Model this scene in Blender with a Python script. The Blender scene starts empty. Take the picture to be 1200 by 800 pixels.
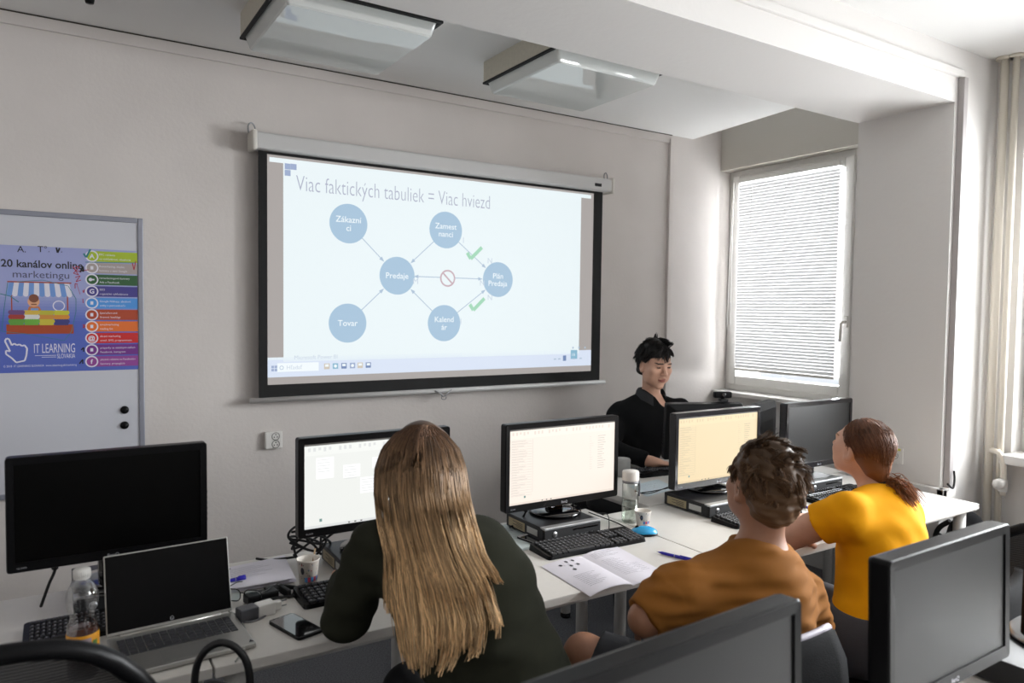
import bpy, bmesh, math, random
import numpy as np
from mathutils import Vector, Matrix, Euler
random.seed(7); np.random.seed(7)
SC = bpy.context.scene
COL = SC.collection
PI = math.pi
R_ = math.radians

# ------------------------------------------------------------------ camera, world, light
CAM_Z = 1.58
FPX, YAW, PITCH, ROLL = 855.0, R_(32.2), R_(2.52), R_(0.71)
F = Vector((math.sin(YAW)*math.cos(PITCH), math.cos(YAW)*math.cos(PITCH), -math.sin(PITCH)))
_R0 = Vector((math.cos(YAW), -math.sin(YAW), 0)); _U0 = _R0.cross(F)
RT = _R0*math.cos(ROLL) + _U0*math.sin(ROLL)
UP = -_R0*math.sin(ROLL) + _U0*math.cos(ROLL)
cam_d = bpy.data.cameras.new('camera'); cam = bpy.data.objects.new('camera', cam_d); COL.objects.link(cam)
cam_d.sensor_width = 36; cam_d.lens = 36*FPX/1200; cam_d.clip_start = .02
cam.matrix_world = Matrix(((RT.x, UP.x, -F.x, 0), (RT.y, UP.y, -F.y, 0), (RT.z, UP.z, -F.z, CAM_Z), (0, 0, 0, 1)))
cam_d.dof.use_dof = True; cam_d.dof.focus_distance = 2.9; cam_d.dof.aperture_fstop = 3.5
SC.camera = cam
SC.view_settings.view_transform = 'Standard'; SC.view_settings.look = 'None'
SC.view_settings.gamma = 1; SC.view_settings.use_curve_mapping = False
SC.view_settings.exposure = 0.33

def ray(px, py): return F + RT*((px-600)/FPX) + UP*((400-py)/FPX)
def at(px, py, d): r = ray(px, py)*d; return Vector((r.x, r.y, r.z+CAM_Z))          # point at a depth from the camera
def on_y(px, py, y): r = ray(px, py); r = r*(y/r.y); return Vector((r.x, y, r.z+CAM_Z))
def on_x(px, py, x): r = ray(px, py); r = r*(x/r.x); return Vector((x, r.y, r.z+CAM_Z))
def on_z(px, py, z): r = ray(px, py); r = r*((z-CAM_Z)/r.z); return Vector((r.x, r.y, z))

w = bpy.data.worlds.new('World'); SC.world = w; w.use_nodes = True
bg = w.node_tree.nodes['Background']; bg.inputs[0].default_value = (.86, .93, 1, 1); bg.inputs[1].default_value = 1.0

def area(name, loc, rot, sx, sy, power, col=(1, 1, 1)):
    l = bpy.data.lights.new(name, 'AREA'); l.shape = 'RECTANGLE'; l.size = sx; l.size_y = sy; l.energy = power; l.color = col
    o = bpy.data.objects.new(name, l); COL.objects.link(o); o.location = loc; o.rotation_euler = rot
    return o
# daylight outside the windows of the window wall (x+), shining into the room
SKYCOL = (.95, .98, 1.0)
area('daylight_blind_window', (4.75, 3.10, 1.95), (0, R_(90), 0), 1.7, 1.1, 210, SKYCOL)
area('daylight_open_window', (4.70, .85, 1.95), (0, R_(58), 0), 1.9, 1.9, 360, SKYCOL)
area('daylight_rear_window', (4.70, -1.5, 1.95), (0, R_(66), 0), 1.9, 1.9, 330, SKYCOL)

# ------------------------------------------------------------------ materials
def lin(c):
    if isinstance(c, str): c = tuple(int(c[i:i+2], 16)/255 for i in (0, 2, 4))
    return tuple((x/12.92 if x <= .04045 else ((x+.055)/1.055)**2.4) for x in c)
_M = {}
def mat(name, col, rough=.5, metal=0., spec=.5, noise=0., nscale=8., bump=0., bscale=60., emit=0., trans=0., alpha=1., coat=0., stretch=None, sheen=0.):
    if name in _M: return _M[name]
    m = bpy.data.materials.new(name); m.use_nodes = True; _M[name] = m
    nt = m.node_tree; b = nt.nodes['Principled BSDF']; c = lin(col)
    b.inputs['Base Color'].default_value = (*c, 1); b.inputs['Roughness'].default_value = rough
    b.inputs['Metallic'].default_value = metal; b.inputs['Specular IOR Level'].default_value = spec
    b.inputs['Transmission Weight'].default_value = trans; b.inputs['Alpha'].default_value = alpha
    b.inputs['Coat Weight'].default_value = coat; b.inputs['Sheen Weight'].default_value = sheen
    if emit: b.inputs['Emission Color'].default_value = (*c, 1); b.inputs['Emission Strength'].default_value = emit
    if noise or bump:
        tc = nt.nodes.new('ShaderNodeTexCoord'); mp = nt.nodes.new('ShaderNodeMapping')
        nt.links.new(tc.outputs['Object'], mp.inputs[0])
        if stretch: mp.inputs['Scale'].default_value = stretch
    if noise:
        n = nt.nodes.new('ShaderNodeTexNoise'); n.inputs['Scale'].default_value = nscale; n.inputs['Detail'].default_value = 5
        nt.links.new(mp.outputs[0], n.inputs['Vector'])
        r = nt.nodes.new('ShaderNodeValToRGB'); nt.links.new(n.outputs['Fac'], r.inputs[0])
        r.color_ramp.elements[0].position = .3; r.color_ramp.elements[1].position = .7
        r.color_ramp.elements[0].color = (*[x*(1-noise) for x in c], 1); r.color_ramp.elements[1].color = (*[min(1, x*(1+noise)) for x in c], 1)
        nt.links.new(r.outputs[0], b.inputs['Base Color'])
    if bump:
        n = nt.nodes.new('ShaderNodeTexNoise'); n.inputs['Scale'].default_value = bscale; n.inputs['Detail'].default_value = 4
        nt.links.new(mp.outputs[0], n.inputs['Vector'])
        u = nt.nodes.new('ShaderNodeBump'); u.inputs['Strength'].default_value = bump; u.inputs['Distance'].default_value = .01
        nt.links.new(n.outputs['Fac'], u.inputs['Height']); nt.links.new(u.outputs[0], b.inputs['Normal'])
    return m
def emis(name, col, s=1.):
    """a lit screen colour: pure emission under a faint gloss"""
    if name in _M: return _M[name]
    m = bpy.data.materials.new(name); m.use_nodes = True; _M[name] = m
    b = m.node_tree.nodes['Principled BSDF']; c = lin(col)
    b.inputs['Base Color'].default_value = (.01, .01, .01, 1); b.inputs['Roughness'].default_value = .6
    b.inputs['Emission Color'].default_value = (*c, 1); b.inputs['Emission Strength'].default_value = s*.815
    return m
def glassy(name, col=(1, 1, 1), gloss=.08, rough=.02):
    """thin clear pane: mostly see-through with a mirror share"""
    if name in _M: return _M[name]
    m = bpy.data.materials.new(name); m.use_nodes = True; _M[name] = m
    nt = m.node_tree; nt.nodes.remove(nt.nodes['Principled BSDF'])
    t = nt.nodes.new('ShaderNodeBsdfTransparent'); t.inputs[0].default_value = (*col, 1)
    g = nt.nodes.new('ShaderNodeBsdfGlossy'); g.inputs['Roughness'].default_value = rough
    fr = nt.nodes.new('ShaderNodeLayerWeight'); fr.inputs[0].default_value = .35
    ma = nt.nodes.new('ShaderNodeMath'); ma.operation = 'MULTIPLY_ADD'; ma.inputs[1].default_value = .5; ma.inputs[2].default_value = gloss
    nt.links.new(fr.outputs['Facing'], ma.inputs[0])
    x = nt.nodes.new('ShaderNodeMixShader'); nt.links.new(ma.outputs[0], x.inputs[0])
    nt.links.new(t.outputs[0], x.inputs[1]); nt.links.new(g.outputs[0], x.inputs[2])
    nt.links.new(x.outputs[0], nt.nodes['Material Output'].inputs[0])
    return m
def translucent(name, col, amount=.4, rough=.5, clear=0., spec=.4):
    if name in _M: return _M[name]
    m = bpy.data.materials.new(name); m.use_nodes = True; _M[name] = m
    nt = m.node_tree; b = nt.nodes['Principled BSDF']; c = lin(col)
    b.inputs['Base Color'].default_value = (*c, 1); b.inputs['Roughness'].default_value = rough; b.inputs['Specular IOR Level'].default_value = spec
    t = nt.nodes.new('ShaderNodeBsdfTranslucent'); t.inputs[0].default_value = (*c, 1)
    b.inputs['Coat Weight'].default_value = 1. if spec >= .99 else 0.; b.inputs['Coat Roughness'].default_value = .03
    x = nt.nodes.new('ShaderNodeMixShader'); x.inputs[0].default_value = amount
    nt.links.new(b.outputs[0], x.inputs[1]); nt.links.new(t.outputs[0], x.inputs[2])
    out = x
    if clear:
        tr = nt.nodes.new('ShaderNodeBsdfTransparent'); y = nt.nodes.new('ShaderNodeMixShader'); y.inputs[0].default_value = clear
        nt.links.new(x.outputs[0], y.inputs[1]); nt.links.new(tr.outputs[0], y.inputs[2]); out = y
    nt.links.new(out.outputs[0], nt.nodes['Material Output'].inputs[0])
    return m
def hair_mat(name, root, tip, z0, z1, var=.45):
    """hair colour from root to tip along z (object space), varied from strand to strand"""
    m = bpy.data.materials.new(name); m.use_nodes = True
    nt = m.node_tree; b = nt.nodes['Principled BSDF']; b.inputs['Roughness'].default_value = .5; b.inputs['Specular IOR Level'].default_value = .32
    tc = nt.nodes.new('ShaderNodeTexCoord'); sx = nt.nodes.new('ShaderNodeSeparateXYZ'); nt.links.new(tc.outputs['Object'], sx.inputs[0])
    mr = nt.nodes.new('ShaderNodeMapRange'); mr.inputs['From Min'].default_value = z0; mr.inputs['From Max'].default_value = z1
    nt.links.new(sx.outputs['Z'], mr.inputs['Value'])
    mx = nt.nodes.new('ShaderNodeMix'); mx.data_type = 'RGBA'; nt.links.new(mr.outputs[0], mx.inputs['Factor'])
    mx.inputs['A'].default_value = (*lin(tip), 1); mx.inputs['B'].default_value = (*lin(root), 1)
    a = nt.nodes.new('ShaderNodeAttribute'); a.attribute_name = 'strand'
    m2 = nt.nodes.new('ShaderNodeMapRange'); m2.inputs['To Min'].default_value = 1-var; m2.inputs['To Max'].default_value = 1+var
    nt.links.new(a.outputs['Fac'], m2.inputs['Value'])
    mu = nt.nodes.new('ShaderNodeMix'); mu.data_type = 'RGBA'; mu.blend_type = 'MULTIPLY'; mu.inputs['Factor'].default_value = 1
    nt.links.new(mx.outputs['Result'], mu.inputs['A']); nt.links.new(m2.outputs[0], mu.inputs['B'])
    nt.links.new(mu.outputs['Result'], b.inputs['Base Color'])
    return m

WALL = mat('wall_paint', 'cfc9c5', .85, spec=.2, noise=.03, nscale=3, bump=.12, bscale=55)
WALLW = mat('white_paint', 'dcd9d6', .8, spec=.25, bump=.08, bscale=40)
CEIL = mat('ceiling_paint', 'e3e2e0', .9, spec=.15, bump=.06, bscale=70)
PLASTIC_W = mat('white_plastic', 'dedcd8', .35)
PLASTIC_CREAM = mat('cream_plastic', 'd2cec6', .4)
PLASTIC_B = mat('black_plastic', '0a0a0c', .35, spec=.18, bump=.03, bscale=400)
GLOSS_B = mat('glossy_black', '08080a', .08, coat=.5)
MATTE_B = mat('matte_black', '101012', .7)
SCREEN_OFF = mat('dark_screen', '0b0b0c', .3, spec=.5)
SCREEN_FG = mat('matte_dark_screen', '101011', .40, spec=.42)
DESK = mat('desk_laminate', 'dbd7d1', .38, noise=.015, nscale=40)
LEGM = mat('leg_enamel', 'cfcdc9', .35)
METAL = mat('steel', '8f9092', .3, metal=1)
SILVER = mat('silver_plastic', 'b4b6b8', .32, metal=.7)
FABRIC_B = mat('black_fabric', '101012', .9, spec=.2, bump=.2, bscale=300)
PAPER = mat('paper', 'e6e2ea', .8, spec=.2)
SKIN = mat('skin', 'c79a83', .5, noise=.06, nscale=30, bump=.04, bscale=200, spec=.35)
INK = mat('grey_ink', '6f6c76', .8)
INKD = mat('dark_ink', '3a383f', .8)

# ------------------------------------------------------------------ mesh helpers
def obj(name, bm, mats=None, parent=None, loc=None, rotz=0, smooth=False):
    if isinstance(bm, bpy.types.Mesh): me = bm
    else:
        me = bpy.data.meshes.new(name); bm.to_mesh(me); bm.free()
    me.name = name
    if mats:
        for m in (mats if isinstance(mats, (list, tuple)) else [mats]): me.materials.append(m)
    if smooth: me.polygons.foreach_set('use_smooth', [True]*len(me.polygons))
    o = bpy.data.objects.new(name, me); COL.objects.link(o)
    if parent: o.parent = parent
    if loc is not None: o.location = loc
    if rotz: o.rotation_euler = (0, 0, rotz)
    return o
def tag(o, label, cat, group=None):
    o['label'] = label; o['category'] = cat
    if group: o['group'] = group
    return o
def thing(name, label, cat, loc=(0, 0, 0), rotz=0, group=None):
    o = bpy.data.objects.new(name, None); COL.objects.link(o); o.empty_display_size = .05
    o.location = loc; o.rotation_euler = (0, 0, rotz)
    return tag(o, label, cat, group)
def struct(name, bm, m, parent=None):
    o = obj(name, bm, m, parent)
    if parent is None: o['kind'] = 'structure'
    return o
def B(): return bmesh.new()
def merge(bm, tmp, M=None, mi=0, smooth=False):
    me = bpy.data.meshes.new('t'); 
    for f in tmp.faces:
        f.material_index = mi; f.smooth = smooth
    if M is not None: tmp.transform(M)
    tmp.to_mesh(me); tmp.free(); bm.from_mesh(me); bpy.data.meshes.remove(me)
def box(bm, lo, hi, bev=0., mi=0, M=None, seg=2):
    t = bmesh.new(); bmesh.ops.create_cube(t, size=1)
    c = [(a+b)/2 for a, b in zip(lo, hi)]; s = [max(1e-5, abs(b-a)) for a, b in zip(lo, hi)]
    for v in t.verts: v.co = Vector((v.co.x*s[0]+c[0], v.co.y*s[1]+c[1], v.co.z*s[2]+c[2]))
    if bev: bmesh.ops.bevel(t, geom=t.edges[:], offset=min(bev, min(s)*.49), segments=seg, profile=.6, affect='EDGES')
    merge(bm, t, M, mi, smooth=False)
def frame_to(p, q):
    d = (q-p).normalized(); a = Vector((0, 0, 1)) if abs(d.z) < .9 else Vector((1, 0, 0))
    x = a.cross(d).normalized(); y = d.cross(x)
    return x, y, d
def tube(bm, pts, r, seg=10, mi=0, caps=True, smooth=True, closed=False):
    pts = [Vector(p) for p in pts]; n = len(pts); rr = r if isinstance(r, (list, tuple)) else [r]*n
    rings = []; x = None
    for i, p in enumerate(pts):
        a = pts[(i-1) % n] if (closed or i) else pts[i]; b = pts[(i+1) % n] if (closed or i < n-1) else pts[i]
        d = (b-a).normalized()
        if x is None: x = frame_to(Vector((0, 0, 0)), d)[0]
        x = (x - d*x.dot(d)); 
        x = x.normalized() if x.length > 1e-6 else frame_to(Vector((0, 0, 0)), d)[0]
        y = d.cross(x)
        rings.append([bm.verts.new(p + (x*math.cos(2*PI*k/seg)+y*math.sin(2*PI*k/seg))*rr[i]) for k in range(seg)])
    m = n if closed else n-1
    for i in range(m):
        A, C = rings[i], rings[(i+1) % n]
        for k in range(seg):
            f = bm.faces.new((A[k], A[(k+1) % seg], C[(k+1) % seg], C[k])); f.material_index = mi; f.smooth = smooth
    if caps and not closed:
        for rg in (rings[0][::-1], rings[-1]):
            f = bm.faces.new(rg); f.material_index = mi
def curve(ctrl, n=24, closed=False):
    """Catmull-Rom through control points"""
    P = [Vector(p) for p in ctrl]; N = len(P); out = []
    segs = N if closed else N-1; per = max(2, n//segs)
    g = lambda i: P[i % N] if closed else P[max(0, min(N-1, i))]
    for s in range(segs):
        a, b, c, d = g(s-1), g(s), g(s+1), g(s+2)
        for k in range(per):
            t = k/per
            out.append(.5*((2*b)+(c-a)*t+(2*a-5*b+4*c-d)*t*t+(3*b-a-3*c+d)*t**3))
    if not closed: out.append(P[-1].copy())
    return out
def lathe(bm, prof, seg=32, mi=0, M=None, smooth=True, sx=1, sy=1):
    """prof: (r, z) from bottom to top"""
    t = bmesh.new(); rings = []
    for r, z in prof:
        if r < 1e-6: rings.append([t.verts.new((0, 0, z))])
        else: rings.append([t.verts.new((r*sx*math.cos(2*PI*k/seg), r*sy*math.sin(2*PI*k/seg), z)) for k in range(seg)])
    for A, C in zip(rings, rings[1:]):
        for k in range(seg):
            if len(A) == 1 and len(C) == 1: continue
            if len(A) == 1: t.faces.new((A[0], C[(k+1) % seg], C[k])) 
            elif len(C) == 1: t.faces.new((A[k], A[(k+1) % seg], C[0]))
            else: t.faces.new((A[k], A[(k+1) % seg], C[(k+1) % seg], C[k]))
    merge(bm, t, M, mi, smooth)
def prism(bm, poly, z0, z1, mi=0, M=None):
    t = bmesh.new(); a = [t.verts.new((x, y, z0)) for x, y in poly]; b = [t.verts.new((x, y, z1)) for x, y in poly]
    n = len(poly); t.faces.new(a[::-1]); t.faces.new(b)
    for k in range(n): t.faces.new((a[k], a[(k+1) % n], b[(k+1) % n], b[k]))
    bmesh.ops.recalc_face_normals(t, faces=t.faces[:])
    merge(bm, t, M, mi)
def rrect(w, h, r, n=5, cx=0, cy=0):
    out = []
    for (sx, sy, a0) in ((1, 1, 0), (-1, 1, 90), (-1, -1, 180), (1, -1, 270)):
        for k in range(n+1):
            a = R_(a0+90*k/n); out.append((cx+sx*(w/2-r)+r*math.cos(a), cy+sy*(h/2-r)+r*math.sin(a)))
    return out
def T(x=0, y=0, z=0, rx=0, ry=0, rz=0): return Matrix.Translation((x, y, z)) @ Euler((rx, ry, rz)).to_matrix().to_4x4()

_TXT = {}
def text_mesh(s, bold=0.):
    key = (s, bold)
    if key not in _TXT:
        c = bpy.data.curves.new('t', 'FONT'); c.body = s; c.size = 1; c.resolution_u = 3; c.offset = bold
        o = bpy.data.objects.new('t', c); me = bpy.data.meshes.new_from_object(o)
        vs = [v.co.copy() for v in me.vertices]; fs = [tuple(p.vertices) for p in me.polygons]
        bpy.data.objects.remove(o); bpy.data.curves.remove(c); bpy.data.meshes.remove(me)
        _TXT[key] = (vs, fs)
    return _TXT[key]
class Flat:
    """printed or projected marks on a vertical (x,z) or horizontal plane: real coloured faces, layered by 0.4 mm"""
    def __init__(s, to3): s.bm = bmesh.new(); s.to3 = to3; s.mats = []
    def mi(s, m):
        if m not in s.mats: s.mats.append(m)
        return s.mats.index(m)
    def poly(s, pts, m, layer=1):
        try: f = s.bm.faces.new([s.bm.verts.new(s.to3(x, y, layer)) for x, y in pts]); f.material_index = s.mi(m)
        except ValueError: pass
    def rect(s, x0, y0, x1, y1, m, layer=1): s.poly([(x0, y0), (x1, y0), (x1, y1), (x0, y1)], m, layer)
    def disc(s, x, y, r, m, layer=1, n=28, ry=None): s.poly([(x+r*math.cos(2*PI*k/n), y+(ry or r)*math.sin(2*PI*k/n)) for k in range(n)], m, layer)
    def ring(s, x, y, r, wd, m, layer=1, n=28, ry=None):
        ry = ry or r; k2 = (r-wd)/r
        for k in range(n):
            a, b = 2*PI*k/n, 2*PI*(k+1)/n
            s.poly([(x+r*math.cos(a), y+ry*math.sin(a)), (x+r*math.cos(b), y+ry*math.sin(b)), (x+r*k2*math.cos(b), y+ry*k2*math.sin(b)), (x+r*k2*math.cos(a), y+ry*k2*math.sin(a))], m, layer)
    def strip(s, x0, y0, x1, y1, m, layer=1, n=10):
        for k in range(n): s.rect(x0+(x1-x0)*k/n, y0, x0+(x1-x0)*(k+1)/n, y1, m, layer)
    def line(s, pts, wd, m, layer=1):
        for i_, ((x0, y0), (x1, y1)) in enumerate(zip(pts, pts[1:])):
            L = math.hypot(x1-x0, y1-y0)
            if L < 1e-9: continue
            nx, ny = -(y1-y0)/L*wd/2, (x1-x0)/L*wd/2
            s.poly([(x0+nx, y0+ny), (x0-nx, y0-ny), (x1-nx, y1-ny), (x1+nx, y1+ny)], m, layer+.17*(i_ % 3))
    def text(s, t, x, y, m, h=None, width=None, layer=2, center=False, bold=0., rot=0., maxw=None):
        vs, fs = text_mesh(t, bold)
        if not vs: return
        x0 = min(v.x for v in vs); x1 = max(v.x for v in vs)
        k = (h/.73) if h else width/(x1-x0); kx = width/(x1-x0) if width else k
        if maxw: kx = min(kx, maxw/(x1-x0))
        off = -(x1-x0)*kx/2 if center else 0
        cr, sr = math.cos(rot), math.sin(rot); i = s.mi(m)
        nv = []
        for v in vs:
            a, b = (v.x-x0)*kx+off, v.y*k
            nv.append(s.bm.verts.new(s.to3(x+a*cr-b*sr, y+a*sr+b*cr, layer)))
        for f in fs:
            try: s.bm.faces.new([nv[q] for q in f]).material_index = i
            except ValueError: pass
    def build(s, name, parent=None): return obj(name, s.bm, s.mats, parent)

# ------------------------------------------------------------------ signed-distance bodies
class Sdf:
    def __init__(s, h): s.h = h; s.P = []
    def cap(s, p, q, r0, r1=None, k=.012, op='add'): s.P.append(('cap', np.array(p, float), np.array(q, float), r0, r0 if r1 is None else r1, k, op)); return s
    def cone(s, p, q, r0, r1=None, k=.006, op='add'): s.P.append(('cone', np.array(p, float), np.array(q, float), r0, r0 if r1 is None else r1, k, op)); return s
    def ell(s, c, rad, M=None, k=.02, op='add'): s.P.append(('ell', np.array(c, float), np.array(rad, float), np.eye(3) if M is None else np.array(M, float), 0, k, op)); return s
    def torus(s, c, axis, R, r, k=.006, op='add'): s.P.append(('tor', np.array(c, float), np.array(axis, float)/np.linalg.norm(axis), R, r, k, op)); return s
    def half(s, p, n, k=.004, op='int'): s.P.append(('half', np.array(p, float), np.array(n, float)/np.linalg.norm(n), 0, 0, k, op)); return s
    def bbox(s, p, m):
        t = p[0]
        if t in ('cap', 'cone'):
            r = max(p[3], p[4]); return np.minimum(p[1], p[2])-r-m, np.maximum(p[1], p[2])+r+m
        if t == 'ell': r = p[2].max(); return p[1]-r-m, p[1]+r+m
        if t == 'tor': r = p[3]+p[4]; return p[1]-r-m, p[1]+r+m
    @staticmethod
    def dist(p, X):
        t = p[0]
        if t == 'half': return ((X-p[1])@p[2])
        if t in ('cap', 'cone'):
            ab = p[2]-p[1]; L2 = ab@ab; u = ((X-p[1])@ab)/L2; uc = np.clip(u, 0, 1)
            d = np.linalg.norm(X-(p[1]+uc[..., None]*ab), axis=-1)
            r = p[3]+(p[4]-p[3])*uc
            if t == 'cap': return d-r
            rad = np.sqrt(np.maximum(((X-p[1])**2).sum(-1)-u*u*L2, 0)); L = math.sqrt(L2)
            return np.maximum(rad-r, np.maximum(-u*L, (u-1)*L))
        if t == 'ell':
            q = (X-p[1])@p[3]; k0 = np.linalg.norm(q/p[2], axis=-1); k1 = np.linalg.norm(q/(p[2]**2), axis=-1)+1e-9
            return k0*(k0-1)/k1
        if t == 'tor':
            v = X-p[1]; hgt = v@p[2]; rad = np.sqrt(np.maximum((v**2).sum(-1)-hgt**2, 0))
            return np.sqrt((rad-p[3])**2+hgt**2)-p[4]
    def mesh(s, name, disp=None, smooth_it=1):
        h = s.h; lo = np.full(3, 1e9); hi = -lo
        for p in s.P:
            if p[-1] == 'add' and p[0] != 'half':
                a, b = s.bbox(p, 2*h); lo = np.minimum(lo, a); hi = np.maximum(hi, b)
        n = np.ceil((hi-lo)/h).astype(int)+1
        Fd = np.full(n, .2, np.float32)
        for p in s.P:
            k = p[-2]; op = p[-1]
            if p[0] == 'half': i0, i1 = np.zeros(3, int), n
            else:
                a, b = s.bbox(p, k+3*h); i0 = np.clip(((a-lo)/h).astype(int), 0, n); i1 = np.clip(np.ceil((b-lo)/h).astype(int)+1, 0, n)
            if (i1 <= i0).any(): continue
            ax = [lo[i]+h*np.arange(i0[i], i1[i]) for i in range(3)]
            X = np.stack(np.meshgrid(*ax, indexing='ij'), -1)
            d = s.dist(p, X).astype(np.float32)
            sl = tuple(slice(i0[i], i1[i]) for i in range(3)); f = Fd[sl]
            if op == 'add': e = np.maximum(k-np.abs(f-d), 0)/k; Fd[sl] = np.minimum(f, d)-e*e*k*.25
            else:
                g = -d if op == 'sub' else d
                e = np.maximum(k-np.abs(f-g), 0)/k; Fd[sl] = np.maximum(f, g)+e*e*k*.25
        if disp is not None:
            near = np.argwhere(np.abs(Fd) < .03)
            Fd[tuple(near.T)] += disp(lo+h*near).astype(np.float32)
        Fd[0] = Fd[-1] = .2; Fd[:, 0] = Fd[:, -1] = .2; Fd[:, :, 0] = Fd[:, :, -1] = .2
        return nets(name, Fd, lo, h, smooth_it)
def nets(name, Fd, lo, h, smooth_it=1):
    S = (Fd < 0).astype(np.uint8); c = np.zeros(np.array(S.shape)-1, np.uint8)
    for i in (0, 1):
        for j in (0, 1):
            for k in (0, 1): c += S[i:S.shape[0]-1+i, j:S.shape[1]-1+j, k:S.shape[2]-1+k]
    cells = np.argwhere((c > 0) & (c < 8)); m = len(cells)
    idx = np.full(c.shape, -1, np.int32); idx[tuple(cells.T)] = np.arange(m)
    acc = np.zeros((m, 3)); cnt = np.zeros(m)
    cor = [(i, j, k) for i in (0, 1) for j in (0, 1) for k in (0, 1)]
    for a in cor:
        for ax in range(3):
            if a[ax]: continue
            b = list(a); b[ax] = 1
            fa = Fd[tuple((cells+a).T)]; fb = Fd[tuple((cells+b).T)]
            x = (fa < 0) != (fb < 0); t = fa[x]/(fa[x]-fb[x])
            acc[x] += np.array(a)+t[:, None]*(np.array(b)-np.array(a)); cnt[x] += 1
    V = lo+h*(cells+acc/cnt[:, None]); Q = []
    for ax in range(3):
        a0 = [slice(None)]*3; a1 = [slice(None)]*3; a0[ax] = slice(0, -1); a1[ax] = slice(1, None)
        s0, s1 = S[tuple(a0)], S[tuple(a1)]; e = np.argwhere(s0 != s1)
        u, v = (ax+1) % 3, (ax+2) % 3
        du = np.zeros(3, int); du[u] = 1; dv = np.zeros(3, int); dv[v] = 1
        q = np.stack([idx[tuple((e-du-dv).T)], idx[tuple((e-dv).T)], idx[tuple(e.T)], idx[tuple((e-du).T)]], 1)
        fl = s0[tuple(e.T)] == 0; q[fl] = q[fl][:, ::-1]; Q.append(q)
    Q = np.concatenate(Q); Q = Q[(Q >= 0).all(1)]
    for _ in range(smooth_it):
        A = np.zeros_like(V); N = np.zeros(len(V))
        for i in range(4):
            for j in ((i+1) % 4, (i-1) % 4):
                np.add.at(A, Q[:, i], V[Q[:, j]]); np.add.at(N, Q[:, i], 1)
        V = .5*V+.5*A/np.maximum(N, 1)[:, None]
    me = bpy.data.meshes.new(name); me.vertices.add(len(V)); me.vertices.foreach_set('co', V.ravel())
    me.loops.add(len(Q)*4); me.loops.foreach_set('vertex_index', Q.ravel())
    me.polygons.add(len(Q)); me.polygons.foreach_set('loop_start', np.arange(len(Q))*4)
    me.polygons.foreach_set('use_smooth', np.ones(len(Q), bool)); me.update(); me.validate()
    return me
def centroids(me):
    n = len(me.polygons); c = np.zeros(n*3); me.polygons.foreach_get('center', c); return c.reshape(-1, 3)
def strands(name, lines, r0, r1, m, parent, sides=3):
    """many hairs as thin tapering tubes in one mesh, with a per-hair 'strand' value"""
    V = []; Fs = []; val = []
    for L in lines:
        L = np.array(L); n = len(L); d = np.gradient(L, axis=0); d /= np.linalg.norm(d, axis=1)[:, None]+1e-9
        a = np.cross(d, [.3, .5, .81]); a /= np.linalg.norm(a, axis=1)[:, None]+1e-9; b = np.cross(d, a)
        rr = r0+(r1-r0)*np.linspace(0, 1, n)**1.5; base = len(V); v = random.random()
        for i in range(n):
            for k in range(sides):
                t = 2*PI*k/sides; V.append(L[i]+rr[i]*(a[i]*math.cos(t)+b[i]*math.sin(t))); val.append(v)
        for i in range(n-1):
            for k in range(sides):
                k2 = (k+1) % sides; Fs.append((base+i*sides+k, base+i*sides+k2, base+(i+1)*sides+k2, base+(i+1)*sides+k))
    V = np.array(V); Q = np.array(Fs)
    me = bpy.data.meshes.new(name); me.vertices.add(len(V)); me.vertices.foreach_set('co', V.ravel())
    me.loops.add(len(Q)*4); me.loops.foreach_set('vertex_index', Q.ravel())
    me.polygons.add(len(Q)); me.polygons.foreach_set('loop_start', np.arange(len(Q))*4)
    me.polygons.foreach_set('use_smooth', np.ones(len(Q), bool)); me.update()
    at_ = me.attributes.new('strand', 'FLOAT', 'POINT'); at_.data.foreach_set('value', val)
    return obj(name, me, m, parent)
def midstrand(me):
    a = me.attributes.new('strand', 'FLOAT', 'POINT'); a.data.foreach_set('value', [.3]*len(me.vertices)); return me

# ------------------------------------------------------------------ the room
YF, XW, XW2, ZC, ZC2 = 3.60, 4.10, 4.02, 2.75, 2.84        # front wall, window wall, wall beside the other windows, ceilings
X0, Y0 = -2.4, -2.9
COLX, CY0, CY1, BZ = 3.62, 1.85, 2.335, 2.585              # column and beam
CARPET = mat('carpet', '65666a', .95, spec=.1, noise=.45, nscale=160, bump=.6, bscale=220)
bm = B(); box(bm, (X0-.2, Y0-.2, -.1), (XW2+.7, YF+.2, 0)); struct('floor', bm, CARPET)
bm = B(); box(bm, (X0-.2, YF, 0), (XW+.35, YF+.15, 3.1)); struct('wall_front', bm, WALL)
bm = B(); box(bm, (X0-.15, Y0-.15, 0), (X0, YF, 3.1)); struct('wall_left', bm, WALL)
bm = B(); box(bm, (X0-.15, Y0-.15, 0), (XW2+.3, Y0, 3.1)); struct('wall_back', bm, WALL)
# ceiling over the front bay: a lower panel that stops short of the window wall, with a gap above
bm = B(); prism(bm, [(X0, CY1-.3), (3.53, CY1-.3), (3.56, 2.3), (3.70, YF), (X0, YF)], ZC, ZC+.1); struct('ceiling', bm, CEIL)
bm = B(); box(bm, (3.4, CY1-.3, 3.0), (XW+.35, YF, 3.1)); struct('ceiling_bay', bm, CEIL)
bm = B(); box(bm, (X0, Y0, ZC2), (XW2+.3, CY0+.1, ZC2+.1)); struct('ceiling_main', bm, CEIL)
bm = B(); box(bm, (X0, CY0, BZ), (COLX+.001, CY1, 3.1)); struct('ceiling_beam', bm, WALLW)
bm = B(); box(bm, (COLX, CY0, 0), (XW+.35, CY1, 3.1)); struct('wall_column', bm, WALLW)
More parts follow.
